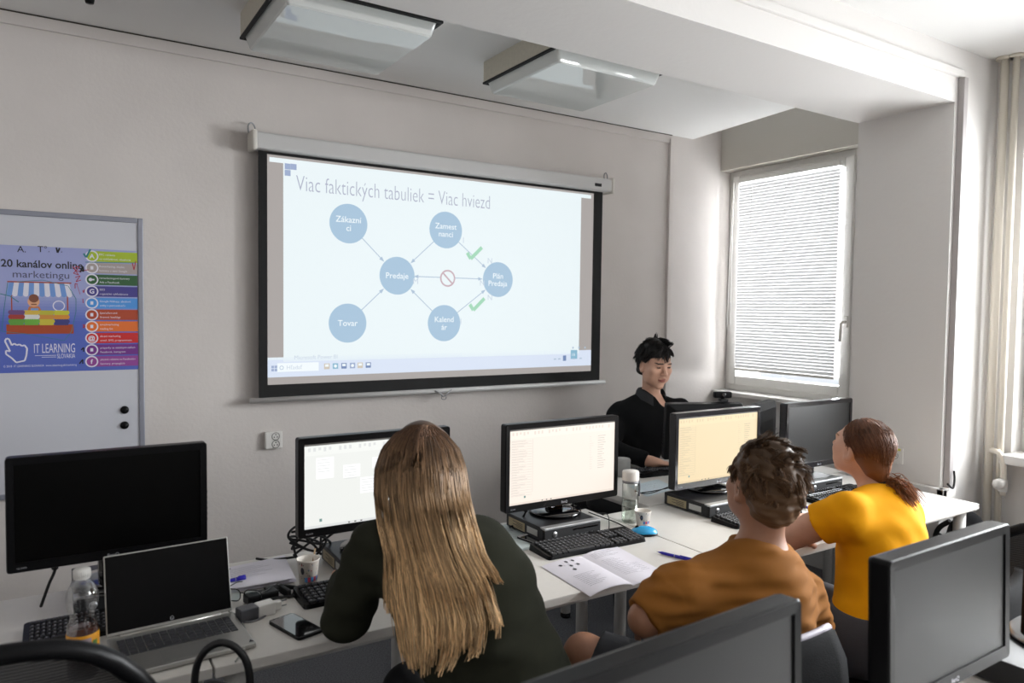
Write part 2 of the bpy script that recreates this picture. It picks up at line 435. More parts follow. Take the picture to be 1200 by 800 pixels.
# window wall of the front bay: parapet, lintel, blind side
bm = B(); box(bm, (XW-.1, CY1, 0), (XW+.2, YF, 1.0)); struct('wall_parapet', bm, WALLW)
bm = B(); box(bm, (XW-.12, CY1, 2.565), (XW+.3, YF, 3.05)); struct('wall_lintel', bm, mat('lintel_paint', 'cdc9c0', .85, spec=.2))
bm = B(); box(bm, (XW-.03, CY1, 1.0), (XW+.2, 2.602, 2.6)); struct('wall_pier', bm, WALLW)
bm = B(); box(bm, (XW-.16, CY1, 1.0), (XW+.05, YF, 1.03), .006); struct('window_sill', bm, PLASTIC_W)
# window wall beside the camera's right: piers, parapet and lintel around two more windows
for a, b in ((1.72, CY0), (-.55, -.2), (Y0, -2.7)):
    bm = B(); box(bm, (XW2, a, .88), (XW2+.3, b, 2.5)); struct('wall_pier', bm, WALLW)
bm = B(); box(bm, (XW2, Y0, 0), (XW2+.3, CY0, .88)); struct('wall_parapet', bm, WALLW)
bm = B(); box(bm, (XW2, Y0, 2.5), (XW2+.3, CY0, 3.1)); struct('wall_lintel', bm, WALLW)

GLASS = glassy('window_glass')
def window(name, x, y0, y1, z0, z1, mull=(), handle=None):
    t = bpy.data.objects.new(name, None); COL.objects.link(t); t.location = (x, (y0+y1)/2, z0); t['kind'] = 'structure'
    hy, H = (y1-y0)/2, z1-z0
    bm = B()
    for a, b, c, d in ((-hy, -hy+.045, 0, H), (hy-.045, hy, 0, H), (-hy+.045, hy-.045, 0, .045), (-hy+.045, hy-.045, H-.045, H)): box(bm, (-.02, a, c), (.05, b, d), .004)
    for q in mull: box(bm, (-.02, q-.04, .04), (.05, q+.04, H-.04), .004)
    obj('window_frame', bm, PLASTIC_W, t)
    bm = B(); e = [-hy+.045]+[q for q in mull]+[hy-.045]
    for a, b in zip(e, e[1:]):
        for p in ((a-.006, a+.055, .04, H-.04), (b-.055, b+.006, .04, H-.04), (a+.055, b-.055, .04, .105), (a+.055, b-.055, H-.105, H-.04)): box(bm, (-.038, p[0], p[2]), (.03, p[1], p[3]), .008)
    obj('sash', bm, PLASTIC_W, t)
    bm = B(); box(bm, (.008, -hy+.05, .06), (.012, hy-.05, H-.06)); obj('pane', bm, GLASS, t)
    if handle:
        bm = B(); box(bm, (-.048, handle[0]-.013, handle[1]-.035), (-.036, handle[0]+.013, handle[1]+.035), .005)
        tube(bm, [(-.045, handle[0], handle[1]), (-.075, handle[0], handle[1]), (-.085, handle[0]+.005, handle[1]-.01), (-.085, handle[0]+.01, handle[1]-.12)], .009); obj('window_handle', bm, PLASTIC_W, t)
    return t
window('window_1', XW, 2.60, YF-.001, 1.03, 2.566, (), (-.44, .50))
window('window_2', XW2+.12, -.2, 1.72, .9, 2.5, (.1,))
window('window_3', XW2+.12, -2.7, -.55, .9, 2.5, (-.1,))
bm = B(); box(bm, (XW2-.1, -.25, .855), (XW2+.14, 1.73, .90), .006); struct('window_sill', bm, PLASTIC_W)
# venetian blind on the sash of window_1
bl = thing('venetian_blind', 'white closed venetian blind covering the window beside the projection screen', 'blind', (XW-.06, 3.0975, 1.175))
BLY, BLH = .383, 1.30
SLAT = translucent('blind_slat', 'cbcbcc', .03, .45)
bm = B(); n = 62
for i in range(n):
    z = .03+(BLH-.06)*i/(n-1); a = R_(106)
    t = bmesh.new(); pr = []
    for k in range(5):
        u = (k/4-.5)*.023; c = .0022*(1-(2*k/4-1)**2); pr.append((u*math.cos(a)-c*math.sin(a), z+u*math.sin(a)+c*math.cos(a)))
    A = [t.verts.new((x, -BLY, zz)) for x, zz in pr]; C_ = [t.verts.new((x, BLY, zz)) for x, zz in pr]
    for k in range(4): t.faces.new((A[k], A[k+1], C_[k+1], C_[k]))
    merge(bm, t, None, 0, True)
obj('slats', bm, SLAT, bl)
bm = B(); box(bm, (-.016, -BLY-.005, BLH-.005), (.016, BLY+.005, BLH+.03), .004); obj('headrail', bm, PLASTIC_W, bl)
bm = B(); box(bm, (-.012, -BLY, 0), (.012, BLY, .018), .004); obj('bottom_rail', bm, PLASTIC_W, bl)
bm = B()
for y in (-.27, 0, .27):
    for x in (-.013, .013): tube(bm, [(x, y, .01), (x, y, BLH)], .0008, 5)
obj('ladder_cord', bm, PLASTIC_W, bl)
bm = B(); tube(bm, [(-.02, BLY+.03, BLH), (-.022, BLY+.035, .9), (-.02, BLY+.037, .32), (-.022, BLY+.05, .27), (-.022, BLY+.062, .32), (-.02, BLY+.05, .9), (-.02, BLY+.035, BLH)], .002, 6); obj('pull_chain', bm, PLASTIC_W, bl)

# trim: cornice strip and black joint along the front wall, vertical duct, ducts on beam and column, plinth
bm = B(); box(bm, (X0, YF-.012, ZC-.055), (3.50, YF, ZC-.006), .003); struct('trim_1', bm, WALL)
bm = B(); box(bm, (X0, YF-.010, ZC-.006), (3.50, YF-.001, ZC)); struct('trim_2', bm, mat('joint_shadow_gap', '3a342f', .9))
bm = B(); box(bm, (3.475, YF-.022, .05), (3.515, YF, ZC-.03), .003); struct('trim_3', bm, WALL)
bm = B(); box(bm, (X0, CY0-.018, 2.70), (3.66, CY0, 2.735), .004); struct('trim_4', bm, WALLW)
bm = B(); box(bm, (3.645, CY0-.03, .74), (3.68, CY0, 2.70), .004); struct('trim_5', bm, mat('duct_grey', 'a9a4a3', .5))
bm = B(); box(bm, (COLX-.035, CY0-.035, .695), (COLX, CY1, .745), .005); box(bm, (COLX-.035, CY0-.035, .695), (3.70, CY0, .745), .005); struct('trim_6', bm, WALLW)
bm = B(); box(bm, (X0, YF-.014, 0), (XW, YF, .07), .003); struct('baseboard_front', bm, PLASTIC_W)
bm = B(); box(bm, (X0, Y0, 0), (X0+.014, YF, .07), .003); struct('baseboard_left', bm, PLASTIC_W)

# ------------------------------------------------------------------ ceiling lights
HOUS = mat('light_housing', 'c9c3b4', .6, noise=.05, nscale=60)
DIFF = translucent('acrylic_diffuser', 'e6eae8', .25, .04, .06, 1.0)
def ceiling_light(cx, cy, label):
    z = ZC-.10
    t = thing('ceiling_light', label, 'ceiling light', (cx, cy, ZC), 0, 'square ceiling lights')
    bm = B()
    for a in ((-.30, -.30, .30, -.285), (-.30, .285, .30, .30), (-.30, -.285, -.285, .285), (.285, -.285, .30, .285)): box(bm, (a[0], a[1], -.095), (a[2], a[3], 0), .002)
    box(bm, (-.285, -.285, -.02), (.285, .285, -.002)); obj('housing', bm, HOUS, t)
    bm = B()
    for a in ((-.303, -.303, .303, -.288), (-.303, .288, .303, .303), (-.303, -.288, -.288, .288), (.288, -.288, .303, .288)): box(bm, (a[0], a[1], -.105), (a[2], a[3], -.095), .003)
    obj('gasket', bm, MATTE_B, t)
    bm = B(); t2 = bmesh.new(); loops = []
    for (hw, z_, r) in ((.287, -.096, .012), (.272, -.147, .012), (.266, -.153, .012), (.1, -.154, .012)):
        loops.append([t2.verts.new((x, y, z_)) for x, y in rrect(2*hw, 2*hw, r, 3)])
    for A, C_ in zip(loops, loops[1:]):
        for k in range(len(A)): t2.faces.new((A[k], C_[k], C_[(k+1) % len(A)], A[(k+1) % len(A)]))
    t2.faces.new(loops[-1]); bmesh.ops.recalc_face_normals(t2, faces=t2.faces[:]); merge(bm, t2, None, 0, False)
    obj('diffuser', bm, DIFF, t)
    bm = B()
    for x in (-.15, .15): tube(bm, [(x, -.25, -.05), (x, .25, -.05)], .013, 10); obj('fluorescent_tube', bm, PLASTIC_W, t); bm = B()
    bm.free()
    return t
ceiling_light(.95, 2.80, 'square ceiling light with milky cover, above the left half of the projection screen')
ceiling_light(2.045, 2.755, 'square ceiling light with milky cover, the one closer to the blind window')
# small dark thing on the ceiling edge above the whiteboard
p = on_y(105, 7, 3.2); t = thing('smoke_detector', 'small dark fitting on the ceiling near its edge above the whiteboard', 'ceiling fitting', (p.x, 3.2, ZC))
bm = B(); box(bm, (-.022, -.022, -.012), (.022, .022, 0), .004); obj('base', bm, MATTE_B, t)
bm = B(); lathe(bm, [(0, -.05), (.014, -.048), (.018, -.03), (.018, -.012), (0, -.012)], 16); obj('body', bm, PLASTIC_B, t)

# ------------------------------------------------------------------ projection screen with the slide
YS = YF-.065
ps = thing('projection_screen', 'pull-down projection screen with black border showing a slide of linked blue circles', 'projection screen', (1.87, YF, 1.10))
L0 = ps.location
def loc(p): return Vector(p)-L0
CAS = mat('casing_enamel', 'c4c3c2', .4)
bm = B(); poly = [(-.105, 0), (-.105, .06), (-.085, .082), (-.03, .085), (0, .08), (0, 0)]
c0, c1 = on_y(296, 170, YS), on_y(713, 217, YS)
xL, xR, zc = c0.x, c1.x, 2.305
box(bm, (xL, YS-.045, zc), (xR, YF-.012, zc+.078), .014, seg=3); bm.transform(Matrix.Translation(-L0)); obj('casing', bm, CAS, ps)
for s, x in ((-1, xL), (1, xR)):
    bm = B(); box(bm, (x-.012, YS-.05, zc-.008), (x+.012, YF-.008, zc+.086), .012, seg=3); bm.transform(Matrix.Translation(-L0)); e = obj('end_cap', bm, PLASTIC_CREAM, ps)
    bm = B(); tube(bm, curve([(x-.012, YF-.04, zc+.08), (x-.014, YF-.04, zc+.112), (x+.002, YF-.035, zc+.128), (x+.018, YF-.03, zc+.112), (x+.016, YF-.03, zc+.08)], 20), .0035, 8); bm.transform(Matrix.Translation(-L0)); obj('hook', bm, METAL, e)
bm = B(); q = on_y(702, 216, YS-.047); box(bm, (q.x-.03, YS-.0475, q.z-.012), (q.x+.02, YS-.045, q.z+.006)); bm.transform(Matrix.Translation(-L0)); obj('badge', bm, MATTE_B, ps)
sx0, sx1 = on_y(303, 300, YS).x, on_y(705, 300, YS).x; sz0, sz1 = on_y(500, 456, YS).z, zc
bm = B(); box(bm, (sx0, YS, sz0), (sx1, YS+.004, sz1)); bm.transform(Matrix.Translation(-L0)); obj('screen_cloth', bm, mat('screen_border', '0a0a0b', .8), ps)
bm = B(); z = sz0-.012
tube(bm, [(sx0-.04, YS, z), (sx1+.04, YS, z)], .0135, 14); bm.transform(Matrix.Translation(-L0)); obj('bottom_bar', bm, CAS, ps)
bm = B(); q = on_y(519, 458, YS-.01)
tube(bm, curve([(q.x-.05, YS-.014, z+.004), (q.x-.02, YS-.02, z-.012), (q.x, YS-.02, z-.03), (q.x+.022, YS-.02, z-.014), (q.x+.05, YS-.014, z+.004)], 20), .0035, 8)
tube(bm, curve([(q.x-.01, YS-.02, z-.02), (q.x-.012, YS-.02, z-.04), (q.x+.01, YS-.02, z-.045), (q.x+.016, YS-.02, z-.03)], 16), .0025, 8)
bm.transform(Matrix.Translation(-L0)); obj('pull_loop', bm, METAL, ps)
# the projected picture (light thrown on the cloth)
K = 1.0
S_GREY = emis('projected_grey', 'a49e9b', K); S_BG = emis('projected_white', 'e6f0f3', K); S_BAR = emis('projected_bar', 'd5dff0', K)
S_CIR = emis('projected_blue', 'a3bfd6', K); S_LINE = emis('projected_line', 'a9bdd2', K); S_TTL = emis('projected_title', 'a6abc0', K)
S_SQ = emis('projected_square', '98a8c8', K); S_WH = emis('projected_text', 'eef5f8', K); S_GRN = emis('projected_green', '9fd3b5', K)
S_RED = emis('projected_red', 'c3a9b2', K); S_TEAL = emis('projected_teal', '86b4cc', K); S_NAVY = emis('projected_navy', '6f86b0', K); S_FNT = emis('projected_faint', 'c3cfdd', K)
S_ORG = emis('projected_sand', 'cbc0b0', K)
fl = Flat(lambda x, y, l: (x-L0.x, YS-.0006-.0002*l-L0.y, y-L0.z))
def s2(px, py): p = on_y(px, py, YS); return p.x, p.z
ix0, iz1 = s2(313, 182); ix1 = s2(694.5, 300)[0]; iz0 = s2(313, 451)[1]; iz1 = s2(500, 203)[1]
fl.rect(ix0, iz0, ix1, iz1, S_GREY, 0)
bx0 = s2(332, 300)[0]; bx1 = s2(680, 300)[0]; bz0 = s2(332, 436)[1]; bz1 = s2(500, 205)[1]
fl.rect(bx0, bz0+.05, bx1, iz1-.012, S_BG, 1)
fl.rect(ix0+.01, iz1-.034, ix1-.02, iz1-.012, S_BG, 1)
tb0 = iz0+.035
fl.rect(ix0, tb0, ix1-.0, tb0+.095, S_BAR, 1); fl.rect(ix0, tb0+.095, bx1, bz0+.06, S_BG, 1)
for px, py in ((337, 195), (344, 195.5), (337, 202.5)):
    x, zz = s2(px, py); fl.rect(x-.014, zz-.014, x+.014, zz+.014, S_SQ, 2)
x0, z0 = s2(347, 220); x1, _ = s2(574, 235); fl.text('Viac faktických tabuliek = Viac hviezd', x0, z0-.012, S_TTL, h=.078, width=x1-x0, bold=-.012)
CIRC = {'Zákazní|ci': (408.5, 262), 'Zamest|nanci': (522.5, 269.5), 'Predaje': (465.5, 323), 'Plán|Predaja': (583.5, 327.5), 'Tovar': (407.5, 378.5), 'Kalend|ár': (520.5, 378.5)}
ctr = {k: s2(*v) for k, v in CIRC.items()}; RAD = .098
for k, (x, z) in ctr.items():
    fl.disc(x, z, RAD, S_CIR, 2, 40); ls = k.split('|')
    for i, s in enumerate(ls): fl.text(s, x, z-.014+(.020 if len(ls) > 1 else 0)-.042*i, S_WH, h=.031, layer=3, center=True, bold=.004)
def arrow(a, b, both=False):
    (x0, z0), (x1, z1) = ctr[a], ctr[b]; L = math.hypot(x1-x0, z1-z0); ux, uz = (x1-x0)/L, (z1-z0)/L
    p, q = (x0+ux*RAD, z0+uz*RAD), (x1-ux*RAD*1.08, z1-uz*RAD*1.08); fl.line([p, q], .0045, S_LINE, 2)
    for (e, sg) in ((q, 1),)+(((p, -1),) if both else ()): fl.poly([(e[0]+ux*.006*sg, e[1]+uz*.006*sg), (e[0]-ux*.022*sg-uz*.010, e[1]-uz*.022*sg+ux*.010), (e[0]-ux*.022*sg+uz*.010, e[1]-uz*.022*sg-ux*.010)], S_LINE, 2)
for a, b in (('Zákazní|ci', 'Predaje'), ('Zamest|nanci', 'Predaje'), ('Tovar', 'Predaje'), ('Kalend|ár', 'Predaje'), ('Zamest|nanci', 'Plán|Predaja'), ('Kalend|ár', 'Plán|Predaja')): arrow(a, b)
arrow('Predaje', 'Plán|Predaja', True)
x, z = s2(524.5, 326); fl.disc(x, z, .046, S_BG, 3); fl.ring(x, z, .046, .009, S_RED, 4); fl.line([(x-.028, z+.028), (x+.028, z-.028)], .009, S_RED, 4)
for px, py in ((556, 297), (559, 357)):
    x, z = s2(px, py); fl.line([(x-.046, z+.002), (x-.024, z-.030), (x+.046, z+.036)], .020, S_GRN, 4)
for t_, px, py in (('M', 487, 330), ('1', 543, 282), ('N', 574, 306), ('N', 565, 332), ('N', 574, 349), ('1', 540, 377)): x, z = s2(px, py); fl.text(t_, x, z-.012, S_FNT, h=.032, center=True, layer=3)
x, z = s2(345, 421); fl.text('Microsoft Power BI', x, z, S_FNT, h=.020, layer=3)
x, z = s2(672, 415); fl.rect(x-.022, z-.028, x+.028, z+.026, S_TEAL, 3); fl.text('16', x, z-.010, S_WH, h=.020, center=True, layer=4)
zt = tb0+.045
for px, m in ((318, S_NAVY),): x = s2(px, 438)[0]; [fl.rect(x+a, zt-.016+b, x+a+.012, zt-.004+b, S_SQ, 3) for a in (0, .015) for b in (0, .015)]
x = s2(325, 438)[0]; fl.rect(x, zt-.020, x+.20, zt+.022, S_WH, 3); fl.ring(x+.02, zt, .010, .003, S_LINE, 4); fl.text('Hľadať', x+.045, zt-.009, S_FNT, h=.020, layer=4)
for px, m in ((383, S_ORG), (393, S_TEAL), (403, S_NAVY), (413, S_SQ), (422, S_ORG), (431.5, S_NAVY)):
    x = s2(px, 436)[0]; fl.rect(x-.014, zt-.014, x+.014, zt+.014, m, 3)
    if m in (S_TEAL, S_SQ): fl.disc(x, zt, .008, S_WH, 4, 14)
    else: fl.rect(x-.009, zt-.002, x+.009, zt+.010, S_WH, 4)
x = s2(661, 428)[0]; fl.rect(x-.010, zt-.012, x+.014, zt+.020, S_NAVY, 3)
for px in (650, 655, 672, 680): x = s2(px, 428)[0]; fl.rect(x-.008, zt-.004, x+.010, zt+.004, S_LINE, 3)
for px in (671, 678, 685): x, z = s2(px, 424); fl.rect(x-.005, tb0+.105, x+.006, tb0+.116, S_LINE, 3)
fl.build('projected_picture', ps)

# ------------------------------------------------------------------ whiteboard, poster, magnets
wx1 = on_y(168, 300, YF-.02).x; wz1 = on_y(168, 256, YF-.02).z; WX0, WZ0 = -1.45, .78
wb = thing('whiteboard', 'large grey-framed whiteboard on the wall behind the dark monitors', 'whiteboard', ((WX0+wx1)/2, YF, WZ0))
L1 = wb.location
bm = B(); box(bm, (WX0+.01, YF-.016, WZ0+.01), (wx1-.01, YF-.002, wz1-.01)); bm.transform(Matrix.Translation(-L1)); obj('board_surface', bm, mat('board_enamel', 'c3c4cb', .3), wb)
bm = B(); fw = .022
for a in ((WX0, WZ0, WX0+fw, wz1), (wx1-fw, WZ0, wx1, wz1), (WX0+fw, WZ0, wx1-fw, WZ0+fw), (WX0+fw, wz1-fw, wx1-fw, wz1)): box(bm, (a[0], YF-.022, a[1]), (a[2], YF, a[3]), .004)
bm.transform(Matrix.Translation(-L1)); obj('frame', bm, mat('frame_grey', '8f919c', .45, metal=.3), wb)
for i, py in enumerate((480, 498)):
    q = on_y(146, py, YF-.016); t = thing('board_magnet', ('upper' if i == 0 else 'lower')+' of the two black magnets near the edge of the whiteboard', 'magnet', (q.x, YF-.016, q.z), 0, 'magnets on the whiteboard')
    bm = B(); lathe(bm, [(0, 0), (.017, 0), (.017, .004), (.014, .009), (0, .010)], 20, M=T(rx=R_(90))); obj('disc', bm, PLASTIC_B, t)
    bm = B(); lathe(bm, [(0, .010), (.006, .010), (.008, .016), (0, .018)], 14, M=T(rx=R_(90))); obj('knob', bm, PLASTIC_B, t)
YP = YF-.0175
def p2(px, py): q = on_y(px, py, YP); return q.x, q.z
pz1 = p2(160, 294)[1]; pz0 = p2(160, 432.5)[1]; px1 = p2(161.5, 360)[0]; px0 = px1-.66*1.0
pt = thing('poster', 'blue poster listing online marketing channels in coloured bars, on the whiteboard', 'poster', ((px0+px1)/2, YP, pz0))
L2 = pt.location
fl = Flat(lambda x, y, l: (x-L2.x, -.0006-.0001*l, y-L2.z))
PB = mat('poster_lilac', '9aa0cc', .35); PB2 = mat('poster_blue', '5163b4', .35); PB3 = mat('poster_pale', 'b3b5d6', .35)
H = pz1-pz0; zs = p2(60, 376)[1]
fl.rect(px0, pz0, px1, pz1, PB, 0); fl.rect(px0, pz0, px1, zs, PB2, 1)
for i in range(8): fl.rect(px0, zs+.012*i, px1, zs+.012*(i+1), mat('poster_fade%d' % i, tuple((.32+.28*(i+1)/9, .39+.24*(i+1)/9, .71+.09*(i+1)/9)), .35), 1)
PK = mat('poster_black', '1b1a20', .4); PW = mat('poster_white', 'd9d7e2', .4); PDG = mat('poster_slate', '4a4962', .4)
x0, z0 = p2(1, 308.5); x1, _ = p2(97, 305); fl.text('20 kanálov online', x0, z0-.012, PK, h=.031, width=x1-x0, bold=.018)
x0, z0 = p2(15, 323); x1, _ = p2(81, 323); fl.text('marketingu', x0, z0-.006, PDG, h=.030, width=x1-x0)
# greengrocer's stall
PR = mat('stall_wood', 'a3431f', .5); PBLU = mat('awning_blue', '6d93cf', .5); PTAN = mat('poster_skin', 'd8a07c', .5)
sxa, sza = p2(8, 391); sxb, szb = p2(85, 380); sw = sxb-sxa
z = lambda py: p2(45, py)[1]; xx = lambda px: p2(px, 360)[0]
fl.rect(xx(7), z(390), xx(86), z(380), PR, 2)
for px in (13, 78.5): fl.rect(xx(px), z(380), xx(px+1.5), z(345), PR, 2)
fl.rect(xx(9), z(331.5), xx(84), z(330), PR, 4)
for i in range(12):
    a, b = xx(8+6.4*i), xx(8+6.4*(i+1)); a2, b2 = xx(11+6*i*.98), xx(11+6*(i+1)*.98)
    m = PBLU if i % 2 == 0 else PW
    fl.poly([(a, z(345)), (b, z(345)), (b2, z(331.5)), (a2, z(331.5))], m, 3); fl.disc((a+b)/2, z(345), (b-a)/2, m, 2.5+.2*(i % 2), 16)
fl.disc(xx(39.5), z(353.5), .021, PTAN, 3); fl.rect(xx(35), z(352), xx(44.5), z(348), mat('cap_brown', '7b4a36', .6), 4); fl.disc(xx(39.8), z(349.5), .017, mat('cap_brown', '7b4a36', .6), 4.4)
fl.rect(xx(36.5), z(357.3), xx(43), z(356), mat('cap_brown', '7b4a36', .6), 4.7); fl.poly([(xx(31), z(367)), (xx(50), z(367)), (xx(46), z(359)), (xx(34), z(359))], mat('shirt_orange', 'c0713f', .6), 2); fl.rect(xx(36), z(366), xx(45), z(361), PBLU, 3)
fl.ring(xx(69), z(358), .022, .004, PW, 3)
pal = ['6b4a7a', 'd0b04a', 'b9b23b', 'c4c238', '9f3a34', 'd5d4cf', 'c98a3c', 'd08a34', '5f9a3c', '6aa83e', 'c2b53a', '3e3d78']
for r in range(3):
    for c in range(4):
        a, b = xx(11+17.5*c), xx(11+17.5*(c+1)-1); m = mat('produce_'+pal[r*4+c], pal[r*4+c], .6); zb = z(380-5.2*(2-r)+0)
        fl.rect(a, zb-.003, b, zb+.012, m, 3+.2*r)
        for k in range(6): fl.disc(a+(b-a)*(k+.5)/6, zb+.013, .009, m, 3.6-.0*k+.2*r+.02*k, 10)
fl.rect(xx(7), z(391), xx(86), z(382), PR, 5)
# pointing hand outline, maker's mark, small print
hand = [(5, 399), (7, 396), (10, 397), (13, 404), (16, 402), (19, 404), (22, 403), (25, 405), (28, 404), (31, 408), (30, 416), (28, 422), (18, 424), (13, 419), (6, 414), (6, 410), (11, 411), (5, 399)]
fl.line([(xx(a), z(b)) for a, b in hand], .006, PW, 2)
x0, z0 = p2(40, 413.5); x1, _ = p2(88, 413); fl.text('IT LEARNING', x0, z0, PW, h=.040, width=x1-x0)
x0, z0 = p2(67, 418.5); fl.text('SLOVAKIA', x0, z0-.004, PW, h=.020, width=x1-x0)
fl.line([(xx(40), z(416.5)), (xx(65), z(416.5))], .002, PW, 2); fl.line([(xx(48), z(418.5)), (xx(65), z(418.5))], .002, PW, 2)
x0, z0 = p2(4, 430.5); x1, _ = p2(90, 430); fl.text('© 2018  IT LEARNING SLOVAKIA  www.itlearning.sk/marketing', x0, z0, PW, h=.009, width=x1-x0)
bars = [('a3b82c', 'PPC reklama', 'vo vyhľadávaní, obsahová'), ('a59a97', 'Remarketing, displej', 'bannery v sieti Google'), ('2e5a34', 'remarketingové bannery', 'Ads a Facebook'), ('433d86', 'SEO', 'organické vyhľadávanie'), ('4a8fd4', 'Google Nákupy, zbožové', 'weby a porovnávače'), ('ab4526', 'špecializované', 'firemné katalógy'), ('dd6e2c', 'emailmarketing', 'mailing list'), ('c62626', 'direct marketing', 'email, SMS, programmatic'), ('6f2c84', 'príspevky na sociálnych sieťach', 'Facebook, Instagram'), ('8f4390', 'platená reklama na Facebooku', 'bannery, propagácia')]
xa, xb = xx(106), px1
for i, (c, t1, t2) in enumerate(bars):
    zc_ = p2(130, 301+13.55*i)[1]; hh = .0222
    m = mat('bar_'+c, c, .4); fl.rect(xa, zc_-hh, xb, zc_+hh, m, 2)
    fl.disc(xx(108.5-.2*i), zc_, .0242, PW, 3); fl.disc(xx(108.5-.2*i), zc_, .0190, m, 4)
    g = ['A', None, None, 'G', None, None, None, '@', None, 'f'][i]
    if g: fl.text(g, xx(108.5-.2*i), zc_-.009, PW, h=.019, layer=5, center=True, bold=.03)
    elif i == 2: fl.disc(xx(106.5), zc_, .007, PW, 5); fl.line([(xx(107.5), zc_), (xx(111), zc_)], .006, PW, 5)
    else: fl.rect(xx(106.8-.2*i), zc_-.007, xx(110.2-.2*i), zc_+.007, PW, 5)
    fl.text(t1, xx(117), zc_+.004, PW, h=.0085, layer=3, maxw=px1-xx(117)-.012); fl.text(t2, xx(117), zc_-.014, PW, h=.0085, layer=3, maxw=px1-xx(117)-.012)
# felt-pen marks on the poster
PEN = mat('pen_black', '17161c', .5); PENR = mat('pen_red', 'a53445', .5); PENG = mat('pen_green', '2d7a80', .5)
def sc(pts, m, wd=.003): fl.line([p2(a, b) for a, b in pts], wd, m, 6)
x0, z0 = p2(20, 294); fl.text('A.', x0, z0-.004, PEN, h=.026, layer=6); x0, z0 = p2(44, 294); fl.text('T°', x0, z0-.004, PEN, h=.026, layer=6)
sc([(66, 290), (67.5, 296), (70, 290.5)], PEN, .006); sc([(72, 295), (72.6, 295.4)], PEN, .005); sc([(57, 294.6), (57.6, 295)], PEN, .005)
sc([(98, 297), (101, 301.5), (106, 292)], PENG, .007); sc([(100, 307), (158, 308)], PENG); sc([(0, 344), (12, 347), (22, 354)], PENG)
sc([(9, 331), (5, 360), (2, 388), (30, 391), (75, 399), (84, 388), (89, 365), (89, 350), (80, 335), (50, 328), (20, 330)], PENG, .002)
sc([(85, 312), (92, 322), (86, 320), (93, 313), (89, 312), (87, 315), (91, 318), (104, 316)], PENR); sc([(94, 319), (97, 312), (98, 318), (95, 316)], PEN, .006)
sc([(88, 325), (94, 323), (89, 330), (95, 328)], PENR); sc([(88, 338), (88, 332), (91, 333)], PENR); sc([(90, 333), (94, 345)], PENR, .0015); sc([(155, 308), (157, 316), (159, 306)], PENR, .004)
sc([(97, 340), (98, 343), (99, 339)], PENR); sc([(97, 350), (97.5, 355)], PENR); sc([(97, 380), (100, 383), (97, 384), (100, 380)], PENR, .004)
sc([(95, 410), (98, 407), (98, 412)], PEN, .005); sc([(93, 426), (97, 421), (97, 426)], PEN, .005)
fl.build('poster_sheet', pt)

# ------------------------------------------------------------------ sockets
def socket(label, p, rot, two):
    t = thing('wall_socket', label, 'socket', p, rot)
    bm = B(); box(bm, (-.041, -.012 if not two else -.030, -.041), (.041, 0, .041), .006); obj('socket_body', bm, PLASTIC_W, t)
    bm = B(); ins = ([(.008, .019), (.008, -.019)] if two else [(0, 0)])
    for x, z in ins:
        lathe(bm, [(.019, 0), (.0195, .002), (.016, .002), (.015, -.006), (0, -.006)], 24, M=T(x, -.030 if two else -.012, z, rx=R_(90)))
    obj('outlet', bm, mat('outlet_grey', '8b8986', .5), t)
    for x, z in ins:
        bm = B()
        for a, b in ((-.007, -.004), (.007, -.004), (0, .008)): lathe(bm, [(0, 0), (.0028, 0), (.0028, .0052), (0, .0054)], 10, M=T(x+a, -.026 if two else -.008, z+b, rx=R_(90)))
        obj('contact', bm, MATTE_B, t)
    return t
q = on_y(320, 515, YF-.01); socket('double wall socket on the wall under the projection screen', (q.x, YF, q.z), 0, True)
q = on_x(1050, 533, COLX); s_ = socket('single wall socket on the column behind the woman in yellow', (COLX, q.y, q.z), R_(-90), False)
bm = B(); box(bm, (-.03, -.0125, .026), (.03, -.011, .037)); obj('sticker', bm, mat('sticker_yellow', 'd6cf6a', .6), s_)
bm = B(); box(bm, (-.105, -.012, -.041), (-.045, 0, .041), .006); s2_ = obj('blank_plate', bm, PLASTIC_W, s_)

# ------------------------------------------------------------------ heating pipes, radiator
def pipes():
    t = thing('heating_pipe', 'pair of cream heating pipes running up the corner beside the column', 'heating pipe', (XW2-.06, CY0-.06, 0))
    PIP = mat('pipe_enamel', 'd6cfc2', .35)
    for dx, dy, r in ((-.005, 0, .019), (.0, -.048, .015)):
        bm = B(); tube(bm, [(dx, dy, 0), (dx, dy, ZC2)], r, 16); obj('riser', bm, PIP, t)
        bm = B(); lathe(bm, [(r, 0), (r+.02, 0), (r+.02, .012), (r, .014)], 20, M=T(dx, dy, ZC2-.014)); obj('collar', bm, PIP, t)
    bm = B(); tube(bm, curve([(-.005, 0, .905), (-.02, -.03, .91), (-.03, -.06, .90), (-.032, -.078, .85), (-.032, -.08, .70)], 20), .014, 12); obj('branch_pipe', bm, PIP, t)
    bm = B(); lathe(bm, [(0, 0), (.022, 0), (.026, .02), (.026, .05), (.022, .062), (0, .064)], 20, M=T(-.032, -.08, .76, ry=R_(-90), rx=0)); lathe(bm, [(.02, -.03), (.02, .03)], 14, M=T(-.032, -.08, .75)); obj('thermostat_knob', bm, PLASTIC_W, t)
pipes()
t = thing('radiator', 'white panel radiator under the unblinded window', 'radiator', (XW2-.065, .60, .12))
bm = B()
for x in (-.035, .035): box(bm, (x-.012, -.88, 0), (x+.012, .88, .55), .01)
for y in (-.883, .883): box(bm, (-.045, y-.004, 0), (.045, y+.004, .55), .003)
obj('panel', bm, PLASTIC_W, t)
bm = B()
for i in range(56): box(bm, (-.022, -.87+.0313*i, .03), (.022, -.868+.0313*i, .53))
obj('fins', bm, PLASTIC_W, t)
bm = B(); box(bm, (-.05, -.885, .55), (.05, .885, .56), .003); obj('top_grille', bm, PLASTIC_W, t)
bm = B()
bm.free()
